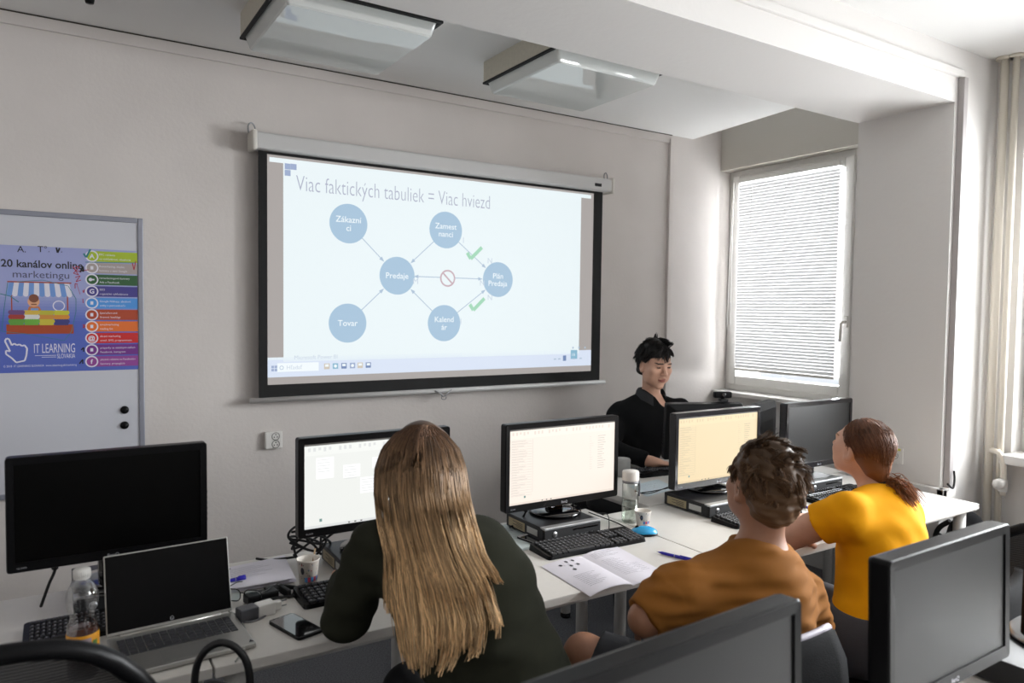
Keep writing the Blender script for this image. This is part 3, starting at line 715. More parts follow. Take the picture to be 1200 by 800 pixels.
for y in (-.6, .6): bm = B(); box(bm, (.04, y-.02, .1), (.06, y+.02, .5)); obj('bracket', bm, PLASTIC_W, t)
# loose black cable end at the foot of the column duct
bm = B(); tube(bm, curve([(3.60, CY0-.045, .775), (3.625, CY0-.05, .755), (3.645, CY0-.05, .755), (3.662, CY0-.045, .79), (3.664, CY0-.04, .83)][::-1], 24), .005, 8)
tag(obj('loose_cable', bm, MATTE_B), 'short black cable hooking out of the duct at the column foot', 'cable')
# ------------------------------------------------------------------ tables
TZ = .74
def table(x0, x1, y0, y1, label, legs=None):
    cx, cy = (x0+x1)/2, (y0+y1)/2; hx, hy = (x1-x0)/2, (y1-y0)/2
    t = thing('table', label, 'table', (cx, cy, 0), 0, 'white laminate tables')
    bm = B(); box(bm, (-hx+.001, -hy, TZ-.026), (hx-.001, hy, TZ), .003); obj('tabletop', bm, DESK, t)
    bm = B()
    for a in ((-hx+.06, -hy+.06, hx-.06, -hy+.085), (-hx+.06, hy-.085, hx-.06, hy-.06), (-hx+.06, -hy+.06, -hx+.085, hy-.06), (hx-.085, -hy+.06, hx-.06, hy-.06)): box(bm, (a[0], a[1], TZ-.062), (a[2], a[3], TZ-.027), .002)
    obj('underframe', bm, LEGM, t)
    for sx in (-1, 1):
        for sy in (-1, 1):
            x, y = sx*(hx-.055), sy*(hy-.055)
            bm = B(); tube(bm, [(x, y, .025), (x, y, TZ-.027)], .025, 18); g = obj('leg', bm, LEGM, t)
            bm = B(); lathe(bm, [(0, 0), (.024, 0), (.026, .006), (.026, .022), (0, .026)], 18, M=T(x, y, 0)); obj('foot', bm, PLASTIC_B, g)
    return t
table(-.50, .305, 1.77, 2.48, 'white table carrying the open laptop and the dark monitor behind it')
table(.308, 1.105, 1.765, 2.475, 'white table where the long-haired person sits')
table(1.108, 1.905, 1.70, 2.42, 'white table with the open booklet and the black keyboard')
table(1.908, 2.705, 1.62, 2.31, 'white table with the cream-lit monitor, in front of the man in the brown shirt')
table(2.708, 3.49, 1.61, 2.31, 'white table with the dark monitor, where the woman in yellow leans')
table(2.165, 2.96, 2.315, 3.03, 'white table where the man in black stands his keyboard')
table(2.963, 3.58, 2.315, 3.03, 'white table under the monitors that face away, by the blind window')
table(.10, .905, .18, .86, 'white table under the dark monitor that hides the lap of the man in brown')
table(.908, 1.72, .18, .86, 'white table under the tilted dark monitor beside the chair')
table(1.723, 2.55, .18, .86, 'white table at the picture edge carrying a black computer')

# ------------------------------------------------------------------ monitors
MON_W, MON_H = .53, .325
LOGO = mat('logo_silver', 'aeb0b5', .3, metal=.5)
def screen_doc(fl, w, h, kind):
    """what the lit displays show: a spreadsheet-like program window"""
    tint = {'white': ('f2f4f0', 'e3e5e4', 'cfd2d3', 'c3c8cb'), 'warm': ('faeee2', 'eee0d4', 'e0d5cb', 'c3b9b0'), 'amber': ('f3dcb0', 'e9d1a6', 'dac6a0', 'b7a688')}[kind]
    k = {'white': .96, 'warm': 1.0, 'amber': .95}[kind]
    a, b, c, d = [emis('lit_%s_%d' % (kind, i), t, k) for i, t in enumerate(tint)]
    dk = emis('lit_%s_dark' % kind, '6c6a66', .8); tl = emis('lit_teal', '7fa59f', .8)
    X, Y = w/2, h
    fl.rect(-X, 0, X, Y, a, 0); fl.rect(-X, Y-.006, X, Y, dk, 1)
    fl.rect(-X, Y-.036, X, Y-.008, emis('lit_%s_top' % kind, tint[0], k*1.05), 1)
    rnd = random.Random(3)
    for i in range(30):
        x = -X+.012+i*.016
        if x > X-.02: break
        if rnd.random() < .8: fl.rect(x, Y-.020-.006*rnd.random(), x+.008, Y-.012, b, 2)
    fl.rect(-X, 0, X, .008, b, 1)
    for x in (-.02, .0, .02): fl.rect(-X/3+x, .002, -X/3+x+.006, .006, dk, 2)
    if kind == 'white':
        for x0, y0, x1, y1 in ((-.20, .15, -.145, .215), (-.115, .145, -.06, .185), (-.02, .165, .05, .20), (-.06, .09, .0, .14), (.09, .10, .16, .17)):
            fl.rect(x0, y0, x1, y1, emis('lit_paper', 'ffffff', k*1.08), 1)
            for q in range(5): fl.rect(x0+.004, y1-.008-.009*q, x1-.012, y1-.006-.009*q, b, 2)
        fl.rect(-.19, .018, -.182, .027, tl, 2)
    else:
        for i in range(22):
            y = Y-.048-.0095*i; fl.rect(-X+.008, y, -X+.10, y+.0012, c, 1); fl.rect(-X+.010, y+.003, -X+.03+.05*rnd.random(), y+.0055, c, 1)
        fl.rect(-X+.102, .04, -X+.1035, Y-.04, c, 1)
        for i in range(15):
            y = Y-.055-.009*i
            fl.rect(X-.085, y, X-.085+.02+.022*rnd.random(), y+.0016, d, 1); fl.rect(X-.125, y, X-.125+.012*rnd.random()+.006, y+.0012, c, 1)
        fl.rect(-X+.065, .022, -X+.073, .030, tl, 2)
def monitor(label, x, y, zb, ztop, base_z, lit=None, yaw=0., w=MON_W, h=MON_H, base='round', tilt=0., group='black desktop monitors', screen=None, cable=False, bezel_m=None, back='plain'):
    """front of the panel faces local -y; the panel stands on a neck and foot resting at base_z"""
    t = thing('monitor', label, 'monitor', (x, y, base_z), yaw, group)
    Mx = T(0, 0, zb-base_z, rx=-tilt)
    bz = bezel_m or PLASTIC_B; iw, it, ib = .018, .020, .026
    bm = B(); tb = bmesh.new()
    o = rrect(w, h, .008, 3, 0, h/2); i_ = rrect(w-2*iw, h-it-ib, .001, 3, 0, ib+(h-it-ib)/2)
    rows = [[tb.verts.new((a, .035, b)) for a, b in o], [tb.verts.new((a, .004, b)) for a, b in o], [tb.verts.new((a*.992, 0, h/2+(b-h/2)*.988)) for a, b in o], [tb.verts.new((a, .001, b)) for a, b in i_], [tb.verts.new((a, .006, b)) for a, b in i_]]
    for A, C_ in zip(rows, rows[1:]):
        for k in range(len(A)): tb.faces.new((A[k], A[(k+1) % len(A)], C_[(k+1) % len(A)], C_[k]))
    bmesh.ops.recalc_face_normals(tb, faces=tb.faces[:]); merge(bm, tb, Mx); obj('bezel', bm, bz, t)
    if lit:
        fl = Flat(lambda a, b, l: Mx @ Vector((a, .0055-.0003*l, ib+b))); screen_doc(fl, w-2*iw, h-it-ib, lit); fl.build('display', t)
    else:
        bm = B(); box(bm, (-w/2+iw-.001, .0045, ib-.001), (w/2-iw+.001, .006, h-it+.001), M=Mx); obj('display', bm, screen or SCREEN_OFF, t)
    bm = B(); tb = bmesh.new(); rows = []
    for (f, yy) in ((1, .034), (.985, .042), (.80, .058), (.45, .066)): rows.append([tb.verts.new((a*f, yy, h/2+(b-h/2)*f)) for a, b in o])
    for A, C_ in zip(rows, rows[1:]):
        for k in range(len(A)): tb.faces.new((A[k], A[(k+1) % len(A)], C_[(k+1) % len(A)], C_[k]))
    tb.faces.new(rows[-1]); bmesh.ops.recalc_face_normals(tb, faces=tb.faces[:]); merge(bm, tb, Mx)
    if back == 'lined': box(bm, (-w/2+.03, .0575, h*.52), (w/2-.03, .0605, h*.532), M=Mx)
    obj('back_cover', bm, MATTE_B if back == 'lined' else PLASTIC_B, t)
    bm = B(); nz = zb-base_z
    box(bm, (-.035, .05, .012), (.035, .085, nz+.11), .01); obj('neck', bm, GLOSS_B if base == 'round' else PLASTIC_B, t)
    bm = B()
    if base == 'round': lathe(bm, [(0, 0), (.098, 0), (.102, .005), (.10, .011), (.06, .016), (0, .017)], 48, M=T(0, .06, 0))
    else: lathe(bm, [(0, 0), (.125, 0), (.13, .006), (.12, .014), (.05, .024), (0, .025)], 48, M=T(0, .065, 0), sy=.72)
    obj('foot', bm, GLOSS_B if base == 'round' else SILVER, t)
    fl = Flat(lambda a, b, l: Mx @ Vector((a, -.0006, b))); fl.text('BenQ', 0, .0085, LOGO, h=.009, center=True, bold=.02); fl.text('GL2450', -w/2+.022, .010, LOGO, h=.005); fl.build('lettering', t)
    bm = B()
    for k in range(6): box(bm, (w/2-.003, .010, .07+.016*k), (w/2+.002, .018, .078+.016*k), .001, M=Mx)
    obj('button', bm, bz, t)
    if cable:
        bm = B(); zc_ = zb-base_z
        tube(bm, curve([(-.13, .055, zc_+.05), (-.135, .06, zc_-.02), (-.15, .09, zc_-.07), (-.17, .12, base_cable-base_z+.006)], 18), .004, 8)
        tube(bm, [(-.133, .058, zc_+.015), (-.136, .062, zc_-.022)], .008, 8); obj('cable', bm, MATTE_B, t); bm = B()
        tube(bm, curve([(.10, .055, zc_+.05), (.10, .06, zc_-.02), (.06, .10, zc_-.04), (.02, .14, zc_-.055)], 18), .003, 8)
        obj('cable', bm, MATTE_B, t)
    return t
base_cable = TZ

# ------------------------------------------------------------------ small computers
def computer(label, x, y, yaw=0., w=.256, d=.26, h=.055, z=TZ, stickers=True, group='slim black desktop computers'):
    """front faces local -y, x is the middle, y the front"""
    t = thing('computer', label, 'computer', (x, y, z), yaw, group)
    bm = B(); box(bm, (-w/2, .012, .004), (w/2, d, h), .003)
    for a in (-w/2+.02, w/2-.02):
        for b in (.03, d-.03): lathe(bm, [(0, 0), (.009, 0), (.009, .005), (0, .005)], 10, M=T(a, b, 0))
    obj('chassis', bm, mat('case_black', '141417', .38, spec=.5, bump=.02, bscale=300), t)
    bm = B(); box(bm, (-w/2, 0, .004), (w/2, .012, h-.004), .002); fp = obj('front_panel', bm, MATTE_B, t)
    bm = B(); box(bm, (-w/2, -.001, h-.007), (w/2, .03, h+.0015), .002); obj('top_strip', bm, SILVER, t)
    bm = B(); box(bm, (.0, -.001, h*.60), (w/2-.012, .002, h*.70), .0005); box(bm, (-w/2+.012, -.001, h*.16), (-w/2+.05, .002, h*.24), .0005); obj('drive_slot', bm, GLOSS_B, t)
    bm = B()
    for k in range(4): box(bm, (.012+.022*k, -.0012, h*.22), (.025+.022*k, .002, h*.32), .0005)
    obj('port', bm, METAL, t)
    bm = B(); lathe(bm, [(.0, 0), (.0105, 0), (.0105, .0012), (0, .0014)], 24, M=T(-w/2+.045, 0, h*.55, rx=R_(90))); lg = obj('badge', bm, SILVER, t)
    fl = Flat(lambda a, b, l: (a, -.0016, b)); fl.text('hp', -w/2+.045, h*.55-.005, MATTE_B, h=.011, center=True); fl.build('lettering', lg)
    if stickers:
        bm = B(); box(bm, (-w/2-.0006, d*.50, h*.2), (-w/2, d*.93, h*.78)); s = obj('sticker', bm, mat('sticker_gold', 'a99a78', .45), t)
        fl = Flat(lambda a, b, l: (-w/2-.0009, a, b)); [fl.rect(d*.55, h*(.3+.1*k), d*(.72+.1*(k % 2)), h*(.34+.1*k), INKD) for k in range(4)]; fl.build('print', s)
        bm = B(); box(bm, (-w/2-.0006, d*.18, h*.3), (-w/2, d*.44, h*.72)); obj('sticker', bm, mat('sticker_white', 'b9bab6', .5), t)
    return t
KEYM = mat('key_plastic', '17171a', .5)
KEYL = mat('key_legend', '8a8a90', .6)
def keyboard(label, x, y, yaw=0., w=.44, d=.135, z=TZ, group='black keyboards', shiny=False):
    t = thing('keyboard', label, 'keyboard', (x, y, z), yaw, group)
    bm = B(); tb = bmesh.new(); o = rrect(w, d, .012, 3)
    A = [tb.verts.new((a, b, 0)) for a, b in o]; C_ = [tb.verts.new((a*.985, b*.96, .012+.010*(b/d+.5))) for a, b in o]
    tb.faces.new(A[::-1]); tb.faces.new(C_)
    for k in range(len(A)): tb.faces.new((A[k], A[(k+1) % len(A)], C_[(k+1) % len(A)], C_[k]))
    merge(bm, tb); obj('case', bm, PLASTIC_B, t)
    bm = B(); leg = Flat(lambda a, b, l: (a, b, .0195+.010*(b/d+.5)+.0004)); p = (w-.03)/22.6
    for r in range(6):
        y0 = d/2-.014-r*.0195-(.004 if r else 0); c = 0
        blocks = [(0, 15), (15.4, 3), (18.8, 4)] if r else [(0, 13), (15.4, 3)]
        for b0, n in blocks:
            i = 0
            while i < n:
                L = 1
                if b0 == 0 and r == 5: L = (1.25, 1.25, 1.25, 6.5, 1.25, 1.25, 1.25, 1)[min(c, 7)]; c += 1
                if b0 == 15.4 and r == 3: break
                if i+L > n+.01: break
                xa = -w/2+.015+(b0+i)*p; zz = .012+.010*((y0-.009)/d+.5)
                box(bm, (xa+.0008, y0-.0165, zz-.002), (xa+L*p-.0008, y0, zz+.0075), .002, seg=1)
                leg.rect(xa+.005, y0-.009, xa+.009, y0-.004, KEYL, 0)
                i += L
    k = obj('keys', bm, GLOSS_B if shiny else KEYM, t); leg.build('key_legends', k)
    return t

# the row that faces the screen
PCT = TZ+.0565
computer('slim black computer under the dark monitor at the laptop, half hidden by the laptop lid', .165, 2.22, z=TZ, h=.062, stickers=False)
monitor('dark switched-off monitor standing behind the open laptop', .132, 2.24, .885, 1.19, TZ+.0635, None, w=.482, h=.30, cable=True, screen=mat('black_screen', '020202', .4, spec=.12))
base_cable = TZ
computer('slim black computer peeking out behind the long hair, under the white-lit monitor', .875, 2.10)
monitor('monitor with a bright white display partly hidden behind the long-haired person', .872, 2.17, .88, 1.19, PCT, 'white', h=.305, w=.51)
computer('slim black computer with two stickers on its side, behind the black keyboard and booklet', 1.608, 2.115)
monitor('lit monitor with warm white display above the booklet', 1.643, 2.22, .838, 1.163, PCT, 'warm', cable=True)
computer('slim black computer with two stickers, half hidden by the head of the man in brown', 2.372, 2.043)
monitor('lit monitor with amber display in front of the man in the brown shirt', 2.452, 2.185, .83, 1.155, PCT, 'amber', bezel_m=mat('bezel_sheen', '17161b', .16, coat=.4))
computer('slim black computer in front of the woman in yellow', 3.075, 2.09, stickers=False)
monitor('dark monitor in front of the woman in yellow, nearest to the column', 3.135, 2.17, .838, 1.158, TZ, None, w=.51, h=.32, base='oval', bezel_m=mat('bezel_sheen', '17161b', .16, coat=.4), screen=mat('grey_screen', '111112', .33, spec=.6))
keyboard('black keyboard behind the plastic bottle and laptop', .075, 2.15, 0, w=.30)
keyboard('black keyboard at the elbow of the long-haired person', .80, 2.05)
keyboard('black keyboard lying above the open booklet', 1.613, 2.03, R_(-1.5), w=.43)
keyboard('black keyboard half hidden behind the head of the man in brown', 2.44, 1.965, R_(2), w=.43)
keyboard('black keyboard at the hands of the woman in yellow', 3.04, 2.01, R_(1), w=.42, shiny=True)
# the speaker's table, screens turned to the man in black
monitor('back of a monitor with a webcam on top, turned to the man in black', 2.70, 2.54, .862, 1.14, TZ, 'white', yaw=R_(180-25), w=.385, h=.28, base='oval', tilt=R_(7))
monitor('back of a black monitor wedged between the amber display and the dark monitor', 3.06, 2.50, .80, 1.11, TZ, None, yaw=R_(180+21), w=.42, h=.315, bezel_m=MATTE_B, base='oval', back='lined')
keyboard('black keyboard under the hands of the man in black', 2.68, 2.775, R_(174), w=.36, d=.14)
# the row near the camera
monitor('dark monitor between the camera and the man in the brown shirt', .735, .690, .825, 1.128, TZ, None, w=.53, h=.303, screen=SCREEN_FG, base='oval', tilt=R_(2), yaw=R_(3))
monitor('large dark matte monitor between the yellow shirt and the picture corner', 1.463, .705, .866, 1.145, TZ, None, w=.455, h=.28, screen=SCREEN_FG, base='oval', tilt=R_(2), yaw=R_(1))
monitor('black monitor cut off by the picture edge, beside the large matte monitor', 2.06, .70, .87, 1.19, TZ+.0635, None, w=.50, h=.32, screen=SCREEN_FG, base='oval')
computer('black computer at the picture edge under a cut-off monitor', 1.93, .66, h=.062, stickers=False)
# webcam on the speaker's monitor
wc = thing('webcam', 'small black webcam clipped on the top of a monitor', 'webcam', (2.80, 2.485, 1.139), R_(155))
bm = B(); box(bm, (-.018, -.012, 0), (.018, .028, .012), .003); box(bm, (-.012, .02, -.03), (.012, .026, .005), .002); obj('clip', bm, MATTE_B, wc)
bm = B(); box(bm, (-.045, -.018, .016), (.045, .014, .048), .010, seg=3); tube(bm, [(0, 0, .01), (0, 0, .02)], .008, 10); obj('camera_body', bm, PLASTIC_B, wc)
bm = B(); lathe(bm, [(0, 0), (.011, 0), (.012, .004), (.008, .005), (0, .003)], 18, M=T(0, .014, .032, rx=R_(-90))); obj('lens', bm, GLOSS_B, wc)

# ------------------------------------------------------------------ the laptop
hl, hr = on_z(128, 750, TZ+.012), on_z(270, 717, TZ+.012)
lyaw = R_(3.0); LW, LD, LH = .300, .22, .196
lx, ly = .252, 2.03
lp = thing('laptop', 'silver open laptop with a black display, in front of the dark monitor', 'laptop', (lx, ly, TZ), lyaw)
LAP = mat('aluminium', 'b3b2ae', .34, metal=.75)
bm = B(); box(bm, (-LW/2, -LD, .003), (LW/2, 0, .015), .004, seg=3); obj('base', bm, LAP, lp)
bm = B()
for r in range(6):
    for c in range(14):
        if r == 5 and 3 < c < 9: continue
        xa = -.133+c*.019; ya = -.028-r*.0165; box(bm, (xa+.001, ya-.0145, .0148), (xa+.018, ya, .0165), .0006, seg=1)
box(bm, (-.06, -.125, .0148), (.04, -.111, .0165), .0006, seg=1)
obj('keys', bm, mat('laptop_key', '37373b', .5), lp)
bm = B(); box(bm, (-.055, -.205, .0149), (.055, -.138, .0153)); obj('touchpad', bm, mat('touchpad', 'a3a29f', .3, metal=.6), lp)
bm = B(); tube(bm, [(-LW/2+.03, .002, .013), (LW/2-.03, .002, .013)], .006, 10); obj('hinge', bm, LAP, lp)
ML = T(0, .004, .012, rx=R_(-14))
bm = B(); box(bm, (-LW/2, 0, .004), (LW/2, .006, LH+.004), .003, M=ML); lid = obj('lid', bm, LAP, lp)
bm = B(); box(bm, (-LW/2+.003, -.0012, .012), (LW/2-.003, .0005, LH+.001), .0005, M=ML); obj('display', bm, mat('laptop_screen', '030304', .35, spec=.14), lid)
fl = Flat(lambda a, b, l: ML @ Vector((a, -.002, b))); fl.ring(0, .019, .005, .0012, LOGO); fl.text('hp', 0, .0165, LOGO, h=.005, center=True); fl.build('lettering', lid)
fl = Flat(lambda a, b, l: (a, b, .0154)); fl.poly([(.135, -.21), (.148, -.21), (.1415, -.195)], INKD); fl.build('sticker', lp)

# ------------------------------------------------------------------ bottles and cups
CLEAR = glassy('clear_plastic', (.93, .94, .95), .10, .08)
bt = thing('drink_bottle', 'clear plastic drink bottle with white cap and orange label beside the laptop', 'bottle', (.048, 1.875, TZ))
bm = B(); lathe(bm, [(0, .004), (.022, 0), (.030, .006), (.032, .02), (.032, .03), (.030, .045), (.032, .06), (.032, .115), (.0305, .124), (.0245, .138), (.0255, .146), (.031, .162), (.0335, .180), (.031, .198), (.024, .212), (.015, .221), (.0125, .226), (.0125, .236)], 36); obj('bottle_body', bm, CLEAR, bt)
bm = B(); lathe(bm, [(0, .006), (.029, .008), (.030, .02), (.030, .03), (.028, .045), (.030, .06), (.030, .112), (0, .112)], 30); obj('juice', bm, mat('dark_drink', '4a1f0e', .15, spec=.5), bt)
bm = B(); lathe(bm, [(.0325, .052), (.0328, .053), (.0328, .104), (.0325, .105)], 36); lb = obj('label', bm, mat('label_orange', 'e09a22', .4, noise=.2, nscale=50), bt)
fl = Flat(lambda a, b, l: (.0333*math.sin(a/.0333), -.0333*math.cos(a/.0333), b)); [fl.rect(-.022+.0055*i, .060, -.022+.0055*(i+1), .098, mat('label_mauve', '9f8d92', .5)) for i in range(7)]; fl.build('print', lb); fl = Flat(lambda a, b, l: (.0333*math.sin(a/.0333), -.0333*math.cos(a/.0333), b)); [fl.rect(.02+.004*i, .056, .024+.004*i, .09, mat('label_green', '557a32', .5)) for i in range(3)]; fl.build('print', lb)
bm = B(); lathe(bm, [(.0165, .226), (.017, .228), (.017, .246), (.0155, .248), (0, .248)], 28)
for k in range(28): a = 2*PI*k/28; tube(bm, [(.017*math.cos(a), .017*math.sin(a), .229), (.017*math.cos(a), .017*math.sin(a), .245)], .0009, 4)
obj('cap', bm, PLASTIC_W, bt)
wbp = on_z(738, 611, TZ)
wb2 = thing('water_bottle', 'clear water bottle with a white screw lid beside the paper cup', 'bottle', (wbp.x, wbp.y, TZ))
bm = B(); lathe(bm, [(0, .003), (.028, 0), (.033, .004), (.033, .150), (.030, .157), (.029, .165)], 36); obj('bottle_body', bm, glassy('clear_tritan', (.90, .92, .90), .07, .05), wb2)
bm = B(); lathe(bm, [(0, .004), (.031, .005), (.031, .082), (0, .082)], 36); obj('water', bm, glassy('water', (.90, .94, .90), .06, .02), wb2)
bm = B(); lathe(bm, [(.0325, .158), (.0325, .166), (.029, .168)], 32); obj('collar', bm, mat('collar_grey', '6f7072', .4), wb2)
bm = B(); lathe(bm, [(.029, .166), (.033, .168), (.0335, .172), (.0335, .200), (.031, .205), (0, .206)], 36); obj('lid', bm, mat('lid_white', 'd9d4cd', .4), wb2)
bm = B(); tube(bm, curve([(.033, -.005, .165), (.040, -.006, .16), (.042, -.006, .13), (.040, -.006, .10)], 14), .0045, 8); obj('carry_strap', bm, mat('strap_grey', '5b5c60', .6), wb2)
DOT = ['b5485a', '4d83b8', '6a4a3c', 'd29a9a', '7f8b5a', '393940']
def cup(label, p, r, h, stick=False, seed=1):
    t = thing('paper_cup', label, 'cup', p, 0, 'paper cups')
    bm = B(); lathe(bm, [(0, .004), (r*.70, .003), (r*.70, 0), (r*.73, 0), (r, h-.003), (r*1.05, h-.002), (r*1.05, h+.001), (r*.985, h), (r*.72, .006), (0, .006)], 36); c = obj('cup_body', bm, mat('cup_paper', 'ded8cf', .5), t)
    rn = random.Random(seed)
    def on(a, b, l): rr = r*.73+(r-r*.73)*b/(h-.003)+.0004+.0002*l; return (rr*math.sin(a/r), -rr*math.cos(a/r), b)
    fl = Flat(on)
    for k in range(46):
        m = mat('dot_'+DOT[k % 6], DOT[k % 6], .5); fl.disc(rn.uniform(-3, 3)*r, rn.uniform(.38, .93)*h, rn.uniform(.0009, .0022), m, 1, 10)
    for k in range(-2, 4): fl.rect(k*.0105, h*.26, k*.0105+.010, h*.43, mat('dot_'+DOT[(k+3) % 2], DOT[(k+3) % 2], .5), 1)
    fl.disc(-.028, h*.66, .006, mat('dot_'+DOT[5], DOT[5], .5), 1, 14, ry=.011)
    fl.build('print', c)
    bm = B(); lathe(bm, [(0, h*.62), (r*.9, h*.62), (r*.9, h*.625), (0, h*.628)], 24); obj('drink', bm, mat('coffee', '6b513c', .25), t)
    if stick:
        bm = B(); box(bm, (-.003, -.0006, 0), (.003, .0006, .105), .0005, M=T(.006, .004, .004, rx=R_(-14), ry=R_(14))); obj('stir_stick', bm, mat('birch', 'a38a6b', .6), t)
    return t
cp = on_z(361, 687, TZ); cup('dotted paper cup with a stirring stick beside the pile of papers', (cp.x, cp.y, TZ), .033, .086, True, 2)
cp = on_z(753, 617, TZ); cup('dotted paper cup standing against the water bottle and blue mouse', (cp.x, cp.y, TZ), .031, .064, False, 5)
cp = on_z(728, 557, TZ); mg = thing('speaker_pod', 'small round grey speaker or pot at the elbow of the man in black', 'speaker', (cp.x, cp.y, TZ))
bm = B(); lathe(bm, [(0, 0), (.042, 0), (.046, .005), (.046, .082), (.043, .088), (.036, .089), (0, .087)], 36); obj('body', bm, mat('pod_grey', 'a6a6a4', .6, bump=.2, bscale=400), mg)
bm = B(); lathe(bm, [(0, .0875), (.030, .0885), (.031, .0895), (0, .0895)], 30); obj('top_disc', bm, mat('pod_top', 'bdbdbb', .5), mg)

# ------------------------------------------------------------------ mouse, phones, pens, papers
mp = on_z(752, 627, TZ); t = thing('computer_mouse', 'blue and black computer mouse beside the paper cup', 'mouse', (mp.x+.01, mp.y, TZ), R_(62))
s = Sdf(.0025).ell((0, 0, .008), (.030, .052, .026), k=.004).half((0, 0, .0012), (0, 0, -1)); obj('shell', s.mesh('shell'), mat('mouse_blue', '2aa3dc', .25, coat=.3), t)
s = Sdf(.0025).ell((0, 0, .004), (.0325, .0535, .016), k=.004).half((0, 0, .0004), (0, 0, -1)); obj('underside', s.mesh('underside'), PLASTIC_B, t)
bm = B(); lathe(bm, [(0, -.003), (.007, -.003), (.008, 0), (.007, .003), (0, .003)], 18, M=T(0, .026, .029, ry=R_(90))); obj('scroll_wheel', bm, PLASTIC_B, t)
def phone(label, x, y, yaw, w=.072, l=.146, z=TZ, rim=PLASTIC_B, front=None):
    t = thing('smartphone', label, 'phone', (x, y, z), yaw, 'smartphones on the tables')
    bm = B(); prism(bm, rrect(w, l, .010, 4), 0, .0075); obj('phone_body', bm, rim, t)
    if front:
        bm = B(); prism(bm, rrect(w-.002, l-.002, .009, 4), .0075, .0079); obj('front_glass', bm, front, t)
    bm = B(); prism(bm, rrect(w-.006, l-(.034 if front else .010), .003, 3), .0078, .0083); obj('display', bm, mat('phone_screen', '0b0c0e', .06, coat=.6), t)
    bm = B(); prism(bm, rrect(.014, .0025, .001, 2, 0, l/2-.007), .0080, .0086); obj('earpiece', bm, METAL, t)
    return t
phone('white-rimmed smartphone lying beside the black keyboard and booklet', 1.475, 2.165, R_(9), w=.068, l=.138, front=mat('phone_white', 'd5d2d2', .15))
phone('black smartphone lying by the elbow of the long-haired person', .528, 1.885, R_(16), w=.074, l=.15)
PENB = mat('pen_blue', '2a23b0', .3)
def pen(label, p, q, r=.005, z=TZ):
    p, q = Vector(p), Vector(q); d = (q-p); L = d.length; yaw = math.atan2(d.y, d.x)
    t = thing('ballpoint_pen', label, 'pen', (p.x, p.y, z), yaw, 'blue pens')
    bm = B(); tube(bm, [(0, 0, r), (.012, 0, r), (.016, 0, r), (L*.45, 0, r), (L*.46, 0, r)], [.0012, r*.8, r, r, r], 12); obj('barrel', bm, PENB, t)
    bm = B(); tube(bm, [(L*.46, 0, r), (L*.98, 0, r), (L, 0, r)], [r*1.12, r*1.12, r*.8], 12); box(bm, (L*.6, -.0015, r*2.0), (L*.98, .0015, r*2.5), .0005); obj('pen_cap', bm, PENB, t)
    bm = B(); tube(bm, [(L*.455, 0, r), (L*.475, 0, r)], [r*1.2]*2, 12); obj('ring', bm, SILVER, t)
    bm = B(); tube(bm, [(-.006, 0, r), (0, 0, r)], [.0006, .0012], 8); obj('tip', bm, METAL, t)
    return t
a, b = on_z(771, 648, TZ), on_z(803, 656, TZ); pen('blue pen lying on the table beside the open booklet', a, b+(b-a)*.35)
a, b = on_z(935, 594, TZ), on_z(962, 598, TZ); pen('blue pen under the hand of the woman in yellow', a, b+(b-a)*.1)
# open booklet
def sheet(bm, P, n=14, m=6, mi=0):
    """P(u,v)->point grid, both sides"""
    g = [[bm.verts.new(P(i/n, j/m)) for j in range(m+1)] for i in range(n+1)]
    for i in range(n):
        for j in range(m): f = bm.faces.new((g[i][j], g[i+1][j], g[i+1][j+1], g[i][j+1])); f.material_index = mi; f.smooth = True
A_, B_, C_, D_ = on_z(634, 664, TZ), on_z(691, 699, TZ), on_z(790, 677, TZ), on_z(722, 640, TZ)
M0, M1 = on_z(681, 653, TZ), on_z(741, 688, TZ)
bk = thing('booklet', 'open printed booklet with a diagram of dots on the table edge', 'booklet', (M0.x, M0.y, TZ))
o0 = Vector((M0.x, M0.y, TZ))
def page(P00, P10, P11, P01, lift, base):
    def f(u, v):
        p = P00.lerp(P10, u).lerp(P01.lerp(P11, u), v)-o0; return Vector((p.x, p.y, base+lift(u, v)))
    return f
lf = page(A_, M0, M1, B_, lambda u, v: .012*math.sin(PI*u)**.8*(.4+.6*v)+.006*u*(.5+v), .002)
rf = page(M0, D_, C_, M1, lambda u, v: .010*math.sin(PI*min(1, u*1.2))*(1-u)+.004*(1-u)*(.5+v), .002)
for nm, f in (('left_page', lf), ('right_page', rf)):
    bm = B()
    for k in range(4): sheet(bm, lambda u, v: f(u, v)-Vector((0, .0012*k, .0005*k if k < 3 else .0012)))
    pg = obj('page', bm, PAPER, bk)
    fl = Flat(lambda a, b, l: f(a, b)+Vector((0, 0, .0009)))
    if nm == 'left_page':
        for (u, v) in ((.30, .16), (.50, .10), (.66, .10), (.47, .24), (.64, .24), (.42, .36)): fl.disc(u, v, .032, INKD, 1, 16, ry=.030)
        for (u0, v0, u1, v1) in ((.30, .16, .47, .24), (.5, .10, .47, .24), (.42, .36, .47, .24)): fl.line([(u0, v0), (u1, v1)], .004, INK)
        for k in range(9): fl.strip(.2, .52+.04*k, .2+.5-.1*(k % 3), .525+.04*k, INK)
    else:
        for k in range(5):
            fl.strip(.12, .08+.03*k, .8-.13*(k % 3), .084+.03*k, INK)
        for k in range(14): fl.strip(.15, .30+.035*k, .5+.1*(k % 2), .304+.035*k, INK); 
        for k in range(6): fl.strip(.62, .5+.04*k, .84, .504+.04*k, INK)
        fl.strip(.3, .04, .75, .045, INKD)
    fl.build('print', pg)
